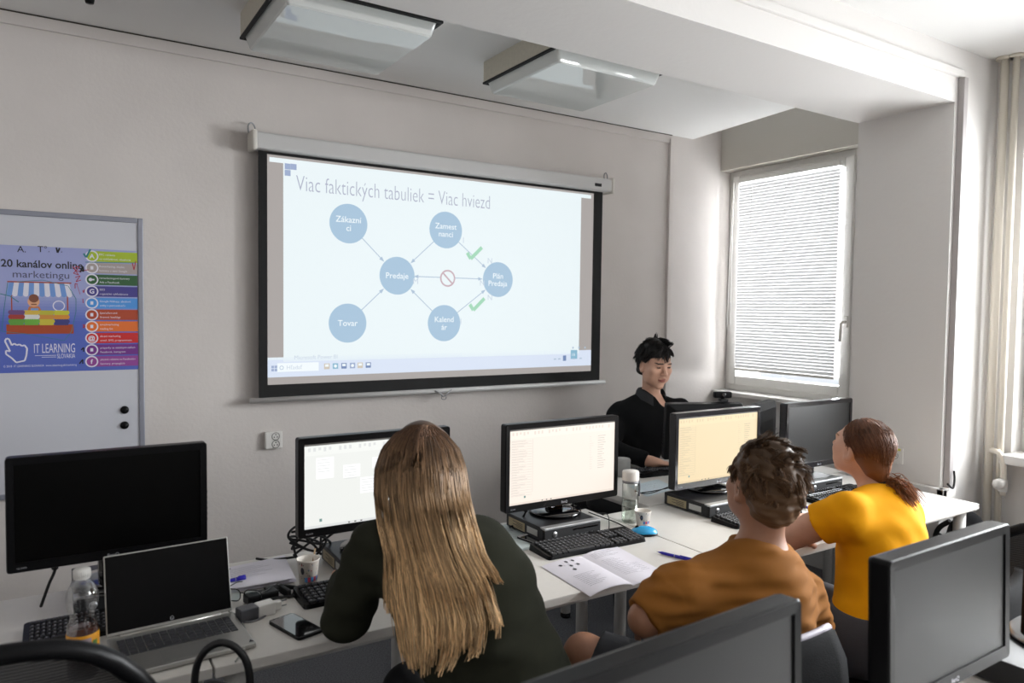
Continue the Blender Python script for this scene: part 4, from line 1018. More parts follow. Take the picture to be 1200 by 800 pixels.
def papers(name, label, cat, pts, z=TZ, n=3, marks=True, m=PAPER, th=.0012, curl=0., group=None):
    P = [Vector(p) for p in pts]; c = (P[0]+P[1]+P[2]+P[3])/4; c.z = z
    t = thing(name, label, cat, c, 0, group)
    for k in range(n):
        j = Vector((.004*math.sin(k*2.1), .004*math.cos(k*3.3), 0)); bm = B()
        top = [p+j for p in P]
        def f(u, v, dz=0): q = top[0].lerp(top[1], u).lerp(top[3].lerp(top[2], u), v)-c; return Vector((q.x, q.y, k*th+.0004+dz+curl*(u**3+v**3)*.5*(k+1)/n))
        sheet(bm, lambda u, v: f(u, v, th*.8)); sheet(bm, lambda u, v: f(u, v)); s = obj('sheet', bm, m, t)
        if marks and k == n-1:
            fl = Flat(lambda a, b, l: f(a, b, th*.8+.0006)); [fl.rect(.12, .15+.06*i, .55+.2*((i*7) % 3)/2, .156+.06*i, INK) for i in range(8)]; fl.rect(.15, .08, .22, .11, INKD); fl.build('print', s)
    return t
papers('paper_stack', 'pile of white papers with a blue pen on it, against the laptop', 'papers', [on_z(250, 672, TZ), on_z(333, 655, TZ), on_z(346, 683, TZ), on_z(262, 697, TZ)], n=4, th=.003, curl=.006)
a, b = on_z(265, 683, TZ+.014), on_z(288, 678, TZ+.014); pen('blue pen lying on the pile of white papers', a, b, z=TZ+.0135, r=.0055)
papers('plastic_sleeve', 'pale printed sheet lying beside the sticker side of the computer', 'papers', [on_z(583, 616, TZ), on_z(607, 613, TZ), on_z(640, 641, TZ), on_z(600, 648, TZ)], n=1, m=mat('sheet_pale', 'c9d4d2', .2))
papers('note_sheets', 'loose printed sheets on the table in front of the keyboard of the man in black', 'papers', [on_z(738, 570, TZ), on_z(770, 562, TZ), on_z(792, 572, TZ), on_z(758, 582, TZ)], n=2, m=mat('sheet_blue', 'cfdbe0', .5))
papers('printed_sheet', 'printed sheet under the arms of the woman in yellow', 'papers', [on_z(905, 612, TZ), on_z(950, 602, TZ), on_z(985, 622, TZ), on_z(930, 632, TZ)], n=2)
t = thing('card_box', 'small open white card box behind the amber display', 'box', (2.62, 2.53, TZ), R_(12))
bm = B(); box(bm, (-.05, -.035, 0), (.05, .035, .03), .002); obj('tray', bm, mat('card_white', 'd8d8da', .6), t)
bm = B(); box(bm, (-.02, -.0365, .008), (.03, -.035, .024)); obj('print', bm, mat('card_orange', 'c07a4a', .6), t)
bm = B(); box(bm, (-.05, .033, .03), (.05, .037, .06), .001, M=T(0, 0, 0, rx=R_(-8))); obj('flap', bm, mat('card_white', 'd8d8da', .6), t)
# glasses, charger, cable bundle, adapter behind the laptop
gp = on_z(284, 706, TZ); t = thing('eyeglasses', 'pair of glasses with pale blue reflections lying beside the laptop hinge', 'glasses', (gp.x, gp.y, TZ), R_(-38))
LENS = glassy('lens_glass', (.75, .92, .95), .30, .03); 
for sx in (-1, 1):
    o = rrect(.050, .034, .013, 5, sx*.031, .021)
    bm = B(); tube(bm, [(a, 0, b) for a, b in o], .0016, 6, closed=True); obj('rim', bm, GLOSS_B, t)
    bm = B(); tb = bmesh.new(); tb.faces.new([tb.verts.new((a, .0003, b)) for a, b in o]); merge(bm, tb); obj('lens', bm, LENS, t)
    bm = B(); tube(bm, curve([(sx*.056, 0, .03), (sx*.060, .02, .029), (sx*.060, .09, .022), (sx*.058, .125, .010), (sx*.056, .14, .003)], 20), .0016, 6); obj('temple', bm, GLOSS_B, t)
bm = B(); tube(bm, curve([(-.007, 0, .026), (0, -.002, .030), (.007, 0, .026)], 10), .0015, 6); obj('bridge', bm, GLOSS_B, t)
cp = on_z(302, 722, TZ); t = thing('usb_charger', 'white and grey plug charger lying beside the laptop', 'charger', (cp.x, cp.y, TZ), R_(12))
bm = B(); box(bm, (-.005, -.018, 0), (.045, .018, .034), .005, seg=3); obj('charger_body', bm, PLASTIC_W, t)
bm = B(); box(bm, (-.055, -.019, 0), (-.004, .019, .035), .005, seg=3); obj('face', bm, mat('charger_grey', '4a4b50', .3), t)
bm = B(); box(bm, (.045, -.010, .006), (.066, .010, .028), .004); obj('plug_neck', bm, PLASTIC_W, t)
bm = B()
for z in (.010, .024): tube(bm, [(.064, 0, z), (.083, 0, z)], .0022, 8)
obj('pin', bm, METAL, t)
cp = on_z(312, 702, TZ); t = thing('power_adapter', 'black power adapter with its bundled cable in front of the pile of papers', 'adapter', (cp.x, cp.y, TZ), R_(10))
bm = B(); box(bm, (-.06, -.022, 0), (.03, .022, .026), .006, seg=3); obj('brick', bm, PLASTIC_B, t)
bm = B()
for k in range(4): tube(bm, curve([(.0, .004*k, .020+.003*k), (.04, .012+.003*k, .012+.004*k), (.085, .008-.004*k, .008+.003*k), (.10, -.010-.004*k, .006), (.07, -.03-.004*k, .006), (.01, -.03+.003*k, .008), (-.03, -.028, .010)], 40), .0035, 7)
obj('cable', bm, MATTE_B, t)
bm = B(); box(bm, (.048, -.036, 0), (.060, .022, .024), .004); obj('cable_tie', bm, MATTE_B, t)
bm = B(); P0, P1, P2, P3 = on_z(285, 730, TZ), on_z(300, 728, TZ), on_z(318, 718, TZ), on_z(322, 712, TZ); tube(bm, curve([v+Vector((0, 0, .003)) for v in (P0, P1, P2, P3)], 18), .0026, 7); tag(obj('charging_cable', bm, mat('cable_grey', '6c6c70', .5)), 'thin grey charging cable curving past the plug charger', 'cable')
bm = B(); tube(bm, curve([on_z(268, 716, TZ+.02), on_z(279, 722, TZ+.004), on_z(288, 738, TZ+.004), on_z(290, 752, TZ+.010), on_z(276, 775, TZ+.003)], 24), .0022, 7); tag(obj('laptop_cable', bm, mat('cable_pale', 'a9aba6', .5)), 'thin pale cable running from the laptop corner over the table edge', 'cable')
# tangle of black cables beside the white-lit monitor
bm = B(); rn = random.Random(11); c = Vector((.70, 2.34, TZ))
for k in range(5):
    P = []
    for i in range(7): a = i*1.15+k*.9; P.append(c+Vector((.055*math.cos(a)+rn.uniform(-.02, .02), .03*math.sin(a)+rn.uniform(-.02, .02), .012+.085*abs(math.sin(a*.5+k))+.008*k)))
    tube(bm, curve(P, 60), .004, 7)
tube(bm, curve([c+Vector((-.03, .03, .02)), c+Vector((-.07, .05, .015)), c+Vector((-.11, .08, .008)), c+Vector((-.14, .12, .006))], 20), .004, 7)
tube(bm, curve([c+Vector((.03, .0, .06)), c+Vector((.09, -.01, .10)), c+Vector((.14, -.06, .15)), c+Vector((.16, -.09, .19))], 20), .004, 7)
tag(obj('cable_tangle', bm, MATTE_B), 'tangle of black cables on the table behind the paper cup', 'cable')
bm = B(); tube(bm, curve([on_z(690, 600, TZ+.004), on_z(706, 606, TZ+.02), on_z(722, 612, TZ+.003), on_z(738, 620, TZ+.003), on_z(746, 624, TZ+.006)], 30), .0022, 7); tube(bm, curve([on_z(700, 601, TZ+.004), on_z(712, 603, TZ+.03), on_z(713, 622, TZ+.003), on_z(704, 624, TZ+.003)], 24), .0018, 7)
tag(obj('mouse_cable', bm, MATTE_B), 'thin black cable running from the computer to the blue mouse', 'cable')
bm = B(); tube(bm, curve([on_z(744, 575, TZ+.004), on_z(760, 578, TZ+.004), on_z(784, 570, TZ+.006), on_z(800, 563, TZ+.006)], 24), .0022, 7); tube(bm, curve([on_z(752, 577, TZ+.008), on_z(772, 574, TZ+.004), on_z(795, 569, TZ+.006)], 20), .0022, 7)
tag(obj('desk_cable', bm, MATTE_B), 'thin black cable beside the loose sheets near the man in black', 'cable')
bm = B(); tube(bm, curve([(3.26, 2.05, .62), (3.36, 1.95, .50), (3.48, 1.95, .58), (3.58, 1.93, .52), (3.62, 1.80, .45), (3.50, 1.72, .52), (3.36, 1.72, .60)], 50), .006, 8)
tube(bm, curve([(3.30, 2.0, .70), (3.42, 1.9, .58), (3.55, 1.82, .50), (3.64, 1.75, .56)], 30), .005, 8); tube(bm, curve([(3.26, 2.05, .715), (3.26, 2.05, .62)], 6), .006, 8)
tag(obj('hanging_cables', bm, MATTE_B), 'black cables hanging under the end of the table beside the column', 'cable')

# ------------------------------------------------------------------ chairs and bags
def visitor_chair(label, x, y, yaw, tilt=-8, edge=None, group='black visitor chairs'):
    """sitter faces local +y"""
    t = thing('chair', label, 'chair', (x, y, 0), yaw, group)
    bm = B(); box(bm, (-.225, -.20, .425), (.225, .22, .475), .022, seg=4); obj('seat', bm, FABRIC_B, t)
    bm = B(); tb = bmesh.new(); bmesh.ops.create_grid(tb, x_segments=12, y_segments=10, size=.5)
    for v in tb.verts:
        u, q = v.co.x, v.co.y; rr = 1-.10*max(0, abs(q)-.30)/.2
        v.co = Vector((u*.45*rr, -.235-.035+.10*u*u*1.2-.03*math.cos(q*3), .66+q*.33))
    ex = bmesh.ops.extrude_face_region(tb, geom=tb.faces[:])
    for v in [g for g in ex['geom'] if isinstance(g, bmesh.types.BMVert)]: v.co.y -= .035
    bmesh.ops.recalc_face_normals(tb, faces=tb.faces[:]); merge(bm, tb, None, 0, True); obj('backrest', bm, FABRIC_B, t)
    if edge:
        bm = B(); tube(bm, [(u*.45*.9, -.286+.10*u*u*1.2-.03*math.cos(1.5), .825) for u in [k/12-.5 for k in range(13)]], .009, 8); obj('top_rim', bm, edge, t)
    for sx in (-1, 1):
        bm = B(); tube(bm, curve([(sx*.215, .19, .42), (sx*.225, .235, .20), (sx*.23, .26, .012)], 14), .012, 10); obj('leg', bm, GLOSS_B, t)
        bm = B(); tube(bm, curve([(sx*.16, -.29, .72), (sx*.20, -.285, .50), (sx*.215, -.25, .40), (sx*.225, -.28, .20), (sx*.23, -.31, .012)], 20), .012, 10); obj('leg', bm, GLOSS_B, t)
        bm = B(); tube(bm, [(sx*.215, .19, .415), (sx*.215, -.25, .40)], .012, 10); obj('seat_rail', bm, GLOSS_B, t)
    bm = B(); tube(bm, [(-.215, -.12, .412), (.215, -.12, .412)], .010, 8); tube(bm, [(-.215, .12, .416), (.215, .12, .416)], .010, 8); obj('cross_bar', bm, GLOSS_B, t)
    return t
visitor_chair('black visitor chair with a pale top rim, under the man in the brown shirt', 1.41, 1.335, R_(-8), edge=mat('rim_pale', 'b9b2bd', .4))
visitor_chair('black visitor chair under the woman in yellow', 2.21, 1.24, R_(6))
visitor_chair('black visitor chair under the long-haired person', .90, 1.33, R_(0))
visitor_chair('black chair behind the table of the man in black', 2.74, 3.18, R_(180))
def mesh_chair(label, x, y, yaw, h=1.0, group='black office chairs'):
    t = thing('office_chair', label, 'office chair', (x, y, 0), yaw, group)
    W = .24
    def bp(u, v): return Vector((u*W*(1-.10*v*v), -.24+.06*u*u-.06*v+.03*math.sin(PI*v), .58+(h-.58)*v-.035*u*u*v-.10*(abs(u)**3.5)*v))
    ring = [bp(-1+2*k/16, 1) for k in range(17)]+[bp(1, 1-k/10) for k in range(1, 11)]+[bp(1-2*k/16, 0) for k in range(1, 17)]+[bp(-1, k/10) for k in range(1, 10)]
    bm = B(); tube(bm, ring, .016, 10, closed=True); obj('back_frame', bm, PLASTIC_B, t)
    NET = mat('chair_mesh', '1a1a1c', .8)
    if 'chair_net' not in _M:
        m = NET.copy(); _M['chair_net'] = m; nt = m.node_tree; b = nt.nodes['Principled BSDF']
        tc = nt.nodes.new('ShaderNodeTexCoord'); wv = nt.nodes.new('ShaderNodeTexWave'); wv.inputs['Scale'].default_value = 55; wv.bands_direction = 'Z'
        nt.links.new(tc.outputs['Object'], wv.inputs['Vector']); mr = nt.nodes.new('ShaderNodeMapRange'); mr.inputs['To Min'].default_value = .86; mr.inputs['To Max'].default_value = 1
        nt.links.new(wv.outputs['Fac'], mr.inputs['Value']); nt.links.new(mr.outputs[0], b.inputs['Alpha'])
    bm = B(); sheet(bm, lambda u, v: bp(2*u-1, v)+Vector((0, .004, 0)), 16, 16); obj('back_mesh', bm, _M['chair_net'], t)
    bm = B(); tube(bm, curve([(0, -.30, .80), (0, -.33, .62), (0, -.28, .47), (0, -.12, .42)], 18), .022, 10); obj('back_spine', bm, PLASTIC_B, t)
    s = Sdf(.012).ell((0, 0, .455), (.25, .24, .05), k=.02); obj('seat', s.mesh('seat'), FABRIC_B, t)
    bm = B(); lathe(bm, [(.05, .09), (.028, .12), (.026, .30), (.018, .30), (.018, .41), (.06, .42), (0, .425)], 20); obj('gas_column', bm, PLASTIC_B, t)
    for k in range(5):
        a = 2*PI*k/5; c, s_ = math.cos(a), math.sin(a)
        bm = B(); tube(bm, [(0, 0, .10), (.15*c, .15*s_, .09), (.29*c, .29*s_, .07)], [.028, .022, .016], 10); ar = obj('base_arm', bm, PLASTIC_B, t)
        bm = B()
        for q in (-.013, .013): lathe(bm, [(0, -.008), (.024, -.008), (.028, 0), (.024, .008), (0, .008)], 16, M=T(.29*c-q*s_, .29*s_+q*c, .028, rx=R_(90), rz=a+PI/2*0) @ Matrix.Identity(4))
        obj('castor', bm, PLASTIC_B, ar)
    return t
mesh_chair('black mesh office chair cutting into the picture below the plastic bottle', -.055, 1.60, R_(-6), h=1.058)
mesh_chair('black office chair behind the large matte monitor, beside the radiator', 2.86, 1.16, R_(-50), h=.93)
# backpack on the floor by the table end
p = on_z(1118, 640, .40)
t = thing('backpack', 'black backpack standing at the table end beside the pipes', 'backpack', (3.628, 1.715, 0), R_(-20))
s = Sdf(.009).ell((0, 0, .28), (.125, .085, .29), k=.05).ell((0, .01, .46), (.105, .08, .20), k=.06).ell((0, -.07, .20), (.10, .05, .15), k=.04).half((0, 0, .004), (0, 0, -1))
obj('pack_body', s.mesh('pack_body', lambda X: .004*np.sin(X[:, 0]*40+X[:, 2]*25)*np.sin(X[:, 2]*33)), FABRIC_B, t)
bm = B(); tube(bm, curve([(-.03, .04, .635), (-.02, .03, .69), (.02, .03, .69), (.03, .04, .635)], 16), .008, 8); obj('top_handle', bm, MATTE_B, t)
for sx in (-1, 1):
    bm = B(); tube(bm, curve([(sx*.05, .06, .60), (sx*.07, .12, .52), (sx*.08, .12, .30), (sx*.07, .07, .10)], 24), .012, 8); obj('shoulder_strap', bm, MATTE_B, t)
bm = B(); tube(bm, curve([(-.115, -.04, .30), (-.085, -.055, .52), (0, -.06, .61), (.085, -.055, .52), (.115, -.04, .30)], 30), .003, 6); obj('zip', bm, METAL, t)
# handbag with loop handles in the gap before the table
hp = at(259, 800, 1.62)
t = thing('handbag', 'black handbag with upright loop handles in front of the laptop', 'handbag', (.285, 1.60, .463), R_(-25))
s = Sdf(.008).ell((0, 0, .12), (.17, .07, .15), k=.04).ell((0, 0, .18), (.15, .05, .06), k=.04).half((0, 0, .003), (0, 0, -1)); obj('bag_body', s.mesh('bag_body'), mat('bag_leather', '0e0e10', .45, bump=.15, bscale=150), t)
for sy in (-1, 1):
    bm = B(); h_ = .395 if sy > 0 else .335; tube(bm, curve([(-.058, sy*.035, .20), (-.056, sy*.034, h_-.07), (-.035, sy*.03, h_-.018), (0, sy*.03, h_), (.035, sy*.03, h_-.018), (.056, sy*.034, h_-.07), (.058, sy*.035, .20)], 40), .008, 10); obj('handle', bm, mat('bag_leather', '0e0e10', .45), t)
t = thing('stool', 'black padded stool holding the handbag', 'stool', (.285, 1.60, 0))
bm = B(); lathe(bm, [(0, .41), (.17, .41), (.19, .42), (.19, .45), (.17, .46), (0, .463)], 32); obj('seat', bm, FABRIC_B, t)
for k in range(4): a = PI/4+k*PI/2; bm = B(); tube(bm, [(.12*math.cos(a), .12*math.sin(a), .41), (.17*math.cos(a), .17*math.sin(a), .008)], .011, 10); obj('leg', bm, GLOSS_B, t)
# ------------------------------------------------------------------ people
VOX = .0045
def npv(v): return np.array(v, float)
def head_frame(c, yaw, pitch, roll=0.):
    """columns: right, forward, up of the head in world axes; pitch > 0 looks up"""
    f = np.array([math.sin(yaw)*math.cos(pitch), math.cos(yaw)*math.cos(pitch), math.sin(pitch)])
    r = np.array([math.cos(yaw), -math.sin(yaw), 0]); u = np.cross(r, f)
    r2 = r*math.cos(roll)+u*math.sin(roll); u2 = -r*math.sin(roll)+u*math.cos(roll)
    return npv(c), np.stack([r2, f, u2], 1)
def hp_(H, x, y, z): return H[0]+H[1]@np.array([x, y, z])
def add_head(s, H, sc=1., female=False):
    A = lambda *v: hp_(H, *[q*sc for q in v]); M = H[1]
    E = lambda c, r, k=.012, op='add': s.ell(A(*c), np.array(r)*sc, M, k, op)
    E((0, -.018, .040), (.075, .094, .085)); E((0, .015, .01), (.068, .078, .09), .03)
    E((0, .035, -.055), (.052 if not female else .048, .052, .050), .03); E((0, .072, -.092), (.022, .018, .018), .025)
    for sx in (-1, 1):
        E((sx*.048, .030, -.045), (.018, .040, .035), .03); E((sx*.042, .062, -.008), (.022, .022, .018), .025)
        E((sx*.031, .100, .018), (.017, .016, .011), .012, 'sub'); E((sx*.031, .079, .017), (.0135, .0125, .0125), .004)
        E((sx*.075, -.005, -.002), (.010, .021, .032), .008); E((sx*.082, .004, .000), (.006, .011, .018), .006, 'sub'); E((sx*.077, .004, -.028), (.007, .010, .010), .006)
        E((sx*.011, .103, -.020), (.009, .010, .008), .008)
    E((0, .086, .036), (.046, .012, .010), .018)
    s.cap(A(0, .090, .022), A(0, .116, -.014), .007*sc, .0105*sc, .010)
    E((0, .094, -.046), (.023, .010, .0065), .007); E((0, .092, -.058), (.019, .010, .0065), .007); E((0, .112, -.0515), (.020, .012, .0016), .003, 'sub')
def hand(s, wrist, fwd, up, side, curl=.5, spread=.12, sc=1., k=.006):
    """side +1: thumb on the left of fwd seen from above (a right hand, palm down); returns finger tips"""
    f = npv(fwd)/np.linalg.norm(fwd); u = npv(up)-f*np.dot(up, f); u /= np.linalg.norm(u); r = np.cross(f, u); w = npv(wrist)
    th = -r*side
    P = lambda a, b, c: w+(f*a+th*b+u*c)*sc
    s.ell(P(.048, 0, 0), np.array([.050, .040, .015])*sc, np.stack([f, th, u], 1), .015)
    s.cap(P(-.01, 0, 0), P(.03, 0, 0), .026*sc, .024*sc, .02)
    for off, L, a in ((.030, .072, .10), (.010, .080, .02), (-.010, .074, -.06), (-.029, .058, -.16)):
        d = f*math.cos(a*spread*8)+th*math.sin(a*spread*8); p = P(.086, off, .002); c = 0.15; r0 = .0092
        for seg, q in ((.46, .25), (.30, .55), (.24, .5)):
            c += curl*q*1.6; e = d*math.cos(c)-u*math.sin(c); n = p+e*L*seg*sc; s.cap(p, n, r0*sc, (r0-.0008)*sc, k); p = n; r0 -= .0009
    a = P(.020, .030, -.004); b = a+(f*.032+th*.026-u*.010)*sc; c2 = b+(f*.030+th*.006-u*.012)*sc; d2 = c2+(f*.022-th*.004-u*.010)*sc
    s.cap(a, b, .0145*sc, .0115*sc, .012); s.cap(b, c2, .011*sc, .010*sc, k); s.cap(c2, d2, .0098*sc, .008*sc, k)
def torso(s, J, yaw, g=0., W=1., neck=True, k=.05):
    """pelvis, belly, chest and shoulder girdle; g inflates for clothing"""
    f = np.array([math.sin(yaw), math.cos(yaw), 0]); hip, nk = npv(J['hip']), npv(J['neck']); up = nk-hip; L = np.linalg.norm(up); up /= L
    l = npv(J['shL'])-npv(J['shR']); l -= up*np.dot(l, up); l /= np.linalg.norm(l); fw = np.cross(up, l)*-1
    if np.dot(fw, f) < 0: fw = -fw
    M = np.stack([l, fw, up], 1); bend = npv(J.get('bend', (0, 0, 0)))
    s.ell(hip+up*.02, np.array([.170*W+g, .125*W+g, .13+g]), M, k)
    s.ell(hip+up*L*.36+bend*.7, np.array([.148*W+g, .112*W+g, .17+g]), M, k)
    s.ell(hip+up*L*.66+bend, np.array([.165*W+g, .112*W+g, .17+g]), M, k)
    for q in ('shL', 'shR'):
        sh = npv(J[q]); s.cap(nk-up*.045, sh-up*.012, .056+g, .050+g, .04); s.cap(hip+up*L*.72+bend, sh-up*.03, .085+g, .045+g, .05)
    return M
def arms(s, J, g=0., k=.02, f0=.050, parts='LR', to=1., fore=True, Wm=1.):
    for q in parts:
        sh, el, wr = npv(J['sh'+q]), npv(J['el'+q]), npv(J['wr'+q])
        s.cap(sh, el, (.050*Wm+g), (.041*Wm+g), k)
        if fore: s.cap(el, wr, .040*Wm+g, .027+g, .012)
def legs(s, J, g=0., k=.03, to='ankle', parts='LR'):
    for q in parts:
        h, kn, an = npv(J['hp'+q]), npv(J['kn'+q]), npv(J['an'+q])
        s.cap(h, kn, .085+g, .056+g, k)
        if to == 'ankle': s.cap(kn, an, .054+g, .036+g, .02); 
def folds(amp, seed=0, sc=1.):
    rn = np.random.RandomState(seed); W_ = [(rn.normal(size=3)*np.array([14, 14, 26])*sc, rn.uniform(0, 6), rn.normal(size=3)*9) for _ in range(6)]
    def f(X):
        o = 0
        for w_, p, w2 in W_: o = o+np.sin(X@w_+p+1.4*np.sin(X@w2+p))
        return amp*o/3
    return f
def face_mats(me, H, sc, lips, brow, eye):
    C = (centroids(me)-H[0])@H[1]/sc; mi = np.zeros(len(C), np.int32); x, y, z = np.abs(C[:, 0]), C[:, 1], C[:, 2]
    fr = y > .055
    mi[fr & (((x/.023)**2+((z+.052)/.0095)**2) < 1) & (y > .08)] = 1
    mi[fr & (((x-.031)/.021)**2+((z-.0385)/.0036)**2 < 1)] = 2
    mi[fr & (((x-.031)/.011)**2+((z-.0165)/.0040)**2 < 1)] = 3
    me.polygons.foreach_set('material_index', mi)
    return [lips, brow, eye]
def shoes(J, parent, m):
    for q in 'LR':
        an = npv(J['an'+q]); d = npv(J['toe'+q])-an; d[2] = 0; d /= np.linalg.norm(d); M = np.stack([np.cross(d, [0, 0, 1]), d, [0, 0, 1]], 1)
        s = Sdf(.006).ell((*(an[:2]+d[:2]*.07), .035), (.046, .135, .045), M, .02).cap((an[0], an[1], .05), (an[0], an[1], .11), .048, .050, .03).half((0, 0, .004), (0, 0, -1))
        obj('shoe', s.mesh('shoe'), m, parent)
LIPS = mat('lips', 'a8675c', .45); LIPSD = LIPS; BROW = mat('brow_dark', '2b1e18', .7); EYE = mat('eye_dark', '1c1512', .2)
BROWL = mat('brow_light', '8a6546', .7)

from mathutils.bvhtree import BVHTree
def bvh(me): return BVHTree.FromPolygons([v.co.copy() for v in me.vertices], [tuple(p.vertices) for p in me.polygons])
# ---- the man in black behind the speaker's table
JT = dict(hip=(2.70, 3.16, .54), neck=at(763, 464, 4.17), shR=at(727, 484, 4.22), shL=at(797, 480, 4.16), elR=(2.545, 3.045, .835), wrR=(2.675, 2.845, .782), elL=(2.99, 2.93, .86), wrL=(2.90, 2.83, .81),
          hpR=(2.62, 3.14, .50), hpL=(2.80, 3.14, .50), knR=(2.60, 2.74, .52), knL=(2.84, 2.74, .52), anR=(2.62, 2.78, .09), anL=(2.86, 2.78, .09), toeR=(2.62, 2.6, 0), toeL=(2.86, 2.6, 0))
HT = head_frame(at(767, 428, 4.10), R_(190), R_(-14)); ST = 1.05
root = thing('person', 'dark-haired man in a black button shirt sitting behind the screens by the wall', 'person', (2.70, 3.12, 0))
def under(root, me): 
    """shift a world-space mesh so that it sits under its root"""
    me.transform(Matrix.Translation(-root.location)); return me
s = Sdf(VOX*.8); add_head(s, HT, ST); s.cap(npv(JT['neck'])-[0, 0, .03], hp_(HT, 0, -.02, -.04), .052, .050, .02)
torso(s, JT, R_(180)); arms(s, JT); legs(s, JT)
hand(s, JT['wrR'], (.85, -.5, -.12), (.1, 0, 1), 1, .42, .2); hand(s, JT['wrL'], (-.45, -.85, -.15), (0, 0, 1), -1, .4)
me = s.mesh('body'); fm = face_mats(me, HT, ST, mat('lips_man', 'a8695c', .5), BROW, EYE); o = obj('body', under(root, me), [mat('skin_light', 'd3a48c', .45, noise=.05, nscale=25)]+fm, root)
BLK = mat('black_shirt', '0c0c0e', .9, spec=.2, noise=.15, nscale=12)
s = Sdf(VOX*1.2); torso(s, JT, R_(180), .014); arms(s, JT, .013); s.ell(npv(JT['neck'])+[0, 0, .06], (.060, .060, .085), k=.01, op='sub'); s.cap(npv(JT['neck'])+[.01, -.08, .02], npv(JT['neck'])+[.015, -.135, -.075], .042, .014, .008, 'sub')
for q in 'LR': s.cone(npv(JT['wr'+q])+(npv(JT['el'+q])-npv(JT['wr'+q]))*.12, npv(JT['wr'+q])+(npv(JT['wr'+q])-npv(JT['el'+q]))*.3, .06, .06, op='sub')
s.half((0, 0, .58), (0, 0, -1))
sh = obj('shirt', under(root, s.mesh('shirt', folds(.0032, 1, 2.2))), BLK, root)
nkT = npv(JT['neck'])
def collar(nk, H, m, parent, r=.066, h=.04, open_=.5, fdir=None):
    """folded shirt collar around the neck, open at the front"""
    bm = B(); f = npv(fdir); f /= np.linalg.norm(f); l = np.cross([0, 0, 1], f); n = 30
    rows = []
    for rr, dz in ((r*.92, -.015), (r*.98, h*.75), (r*1.0, h), (r*1.12, h*.75), (r*1.32, -.012)):
        row = []
        for i in range(n+1):
            a = open_+(2*PI-2*open_)*i/n; fr = max(0, math.cos(a)); p = nk+(f*math.cos(a)*1.12+l*math.sin(a))*rr+np.array([0, 0, dz-.05*fr*fr]); row.append(bm.verts.new(p-npv(parent.location)))
        rows.append(row)
    for A, C_ in zip(rows, rows[1:]):
        for i in range(n): bm.faces.new((A[i], A[i+1], C_[i+1], C_[i])).smooth = True
    return obj('collar', bm, m, parent)
collar(nkT+[0, 0, .0], HT, mat('black_collar', '17171b', .7), root, fdir=(-.03, -1, 0), r=.070, h=.045, open_=.62)
bvT = BVHTree.FromPolygons([v.co.copy() for v in sh.data.vertices], [tuple(p.vertices) for p in sh.data.polygons])
for i in range(4):
    hit = bvT.ray_cast(Vector((nkT[0]+.018, 2.0, nkT[2]-.115-.06*i))-root.location, Vector((0, 1, 0)))
    if hit[0] is None: continue
    bm = B(); p = hit[0]; lathe(bm, [(0, -.001), (.0055, -.001), (.0055, .002), (0, .0025)], 12, M=T(p.x, p.y, p.z, rx=R_(90))); obj('button', bm, mat('button_grey', '2a2a2e', .4), sh)
s = Sdf(.008); legs(s, JT, .014); s.ell((2.70, 3.15, .53), (.18, .15, .12), k=.04); s.half((0, 0, .60), (0, 0, 1)); obj('trousers', under(root, s.mesh('trousers', folds(.003, 5))), mat('trouser_black', '17171a', .85), root)
shoes(JT, root, MATTE_B)
for c in list(root.children):
    if c.name.startswith('shoe'): c.data.transform(Matrix.Translation(-root.location))
HAIRT = hair_mat('hair_black', '14100f', '1e1715', HT[0][2], HT[0][2]+.1, .35)
def hair_cap(H, sc, g=.010, fringe=.055, side=.0, back=-.075, top=.0, k=.02):
    s = Sdf(.0045); M = H[1]; A = lambda *v: hp_(H, *[q*sc for q in v])
    s.ell(A(0, -.020, .044+top*.5), (np.array([.077, .096, .086+top])+g)*sc, M, .02)
    s.ell(A(0, -.060, -.02), (np.array([.062, .050, .065])+g*.8)*sc, M, .03)
    # cut the face, the sides in front of the ears and the nape
    s.ell(A(0, .110, fringe-.085), np.array([.074, .085, .085])*sc, M, .012, 'sub')
    for sx in (-1, 1): s.ell(A(sx*.095, .030, -.045+side), np.array([.032, .052, .060])*sc, M, .012, 'sub')
    s.half(A(0, 0, back), -M[:, 2], .01)
    return s
def surf_strands(H, sc, n, base, L, direction, lift, jit, seed=0, zmin=-.04, steps=6, fringe=.05):
    """short hairs rooted on the scalp ellipsoid"""
    rn = np.random.RandomState(seed); out = []; M = H[1]
    while len(out) < n:
        v = rn.normal(size=3); v /= np.linalg.norm(v)
        p = v*np.array([.077, .096, .086])+np.array([0, -.020, .044])+v*base
        if p[2] < zmin or (p[1] > .055 and p[2] < fringe) or (abs(p[0]) > .06 and p[1] > .02 and p[2] < .03): continue
        d = np.array(direction(p, v)); d = d+rn.normal(size=3)*jit; d /= np.linalg.norm(d); q = p.copy(); pts = []
        ln = L*rn.uniform(.6, 1.2)
        for i in range(steps):
            t = i/(steps-1); pts.append(H[0]+M@(q*sc)); e = d*(1-lift)+v*lift*(1-t)-v*.35*t; q = q+e*ln/steps; w_ = (q-np.array([0, -.020, .044]))/(np.array([.077, .096, .086])+base); nn = np.linalg.norm(w_); mx = 1+.16*t
            if nn > mx: q = np.array([0, -.020, .044])+(q-np.array([0, -.020, .044]))*mx/nn
        out.append(pts)
    return out
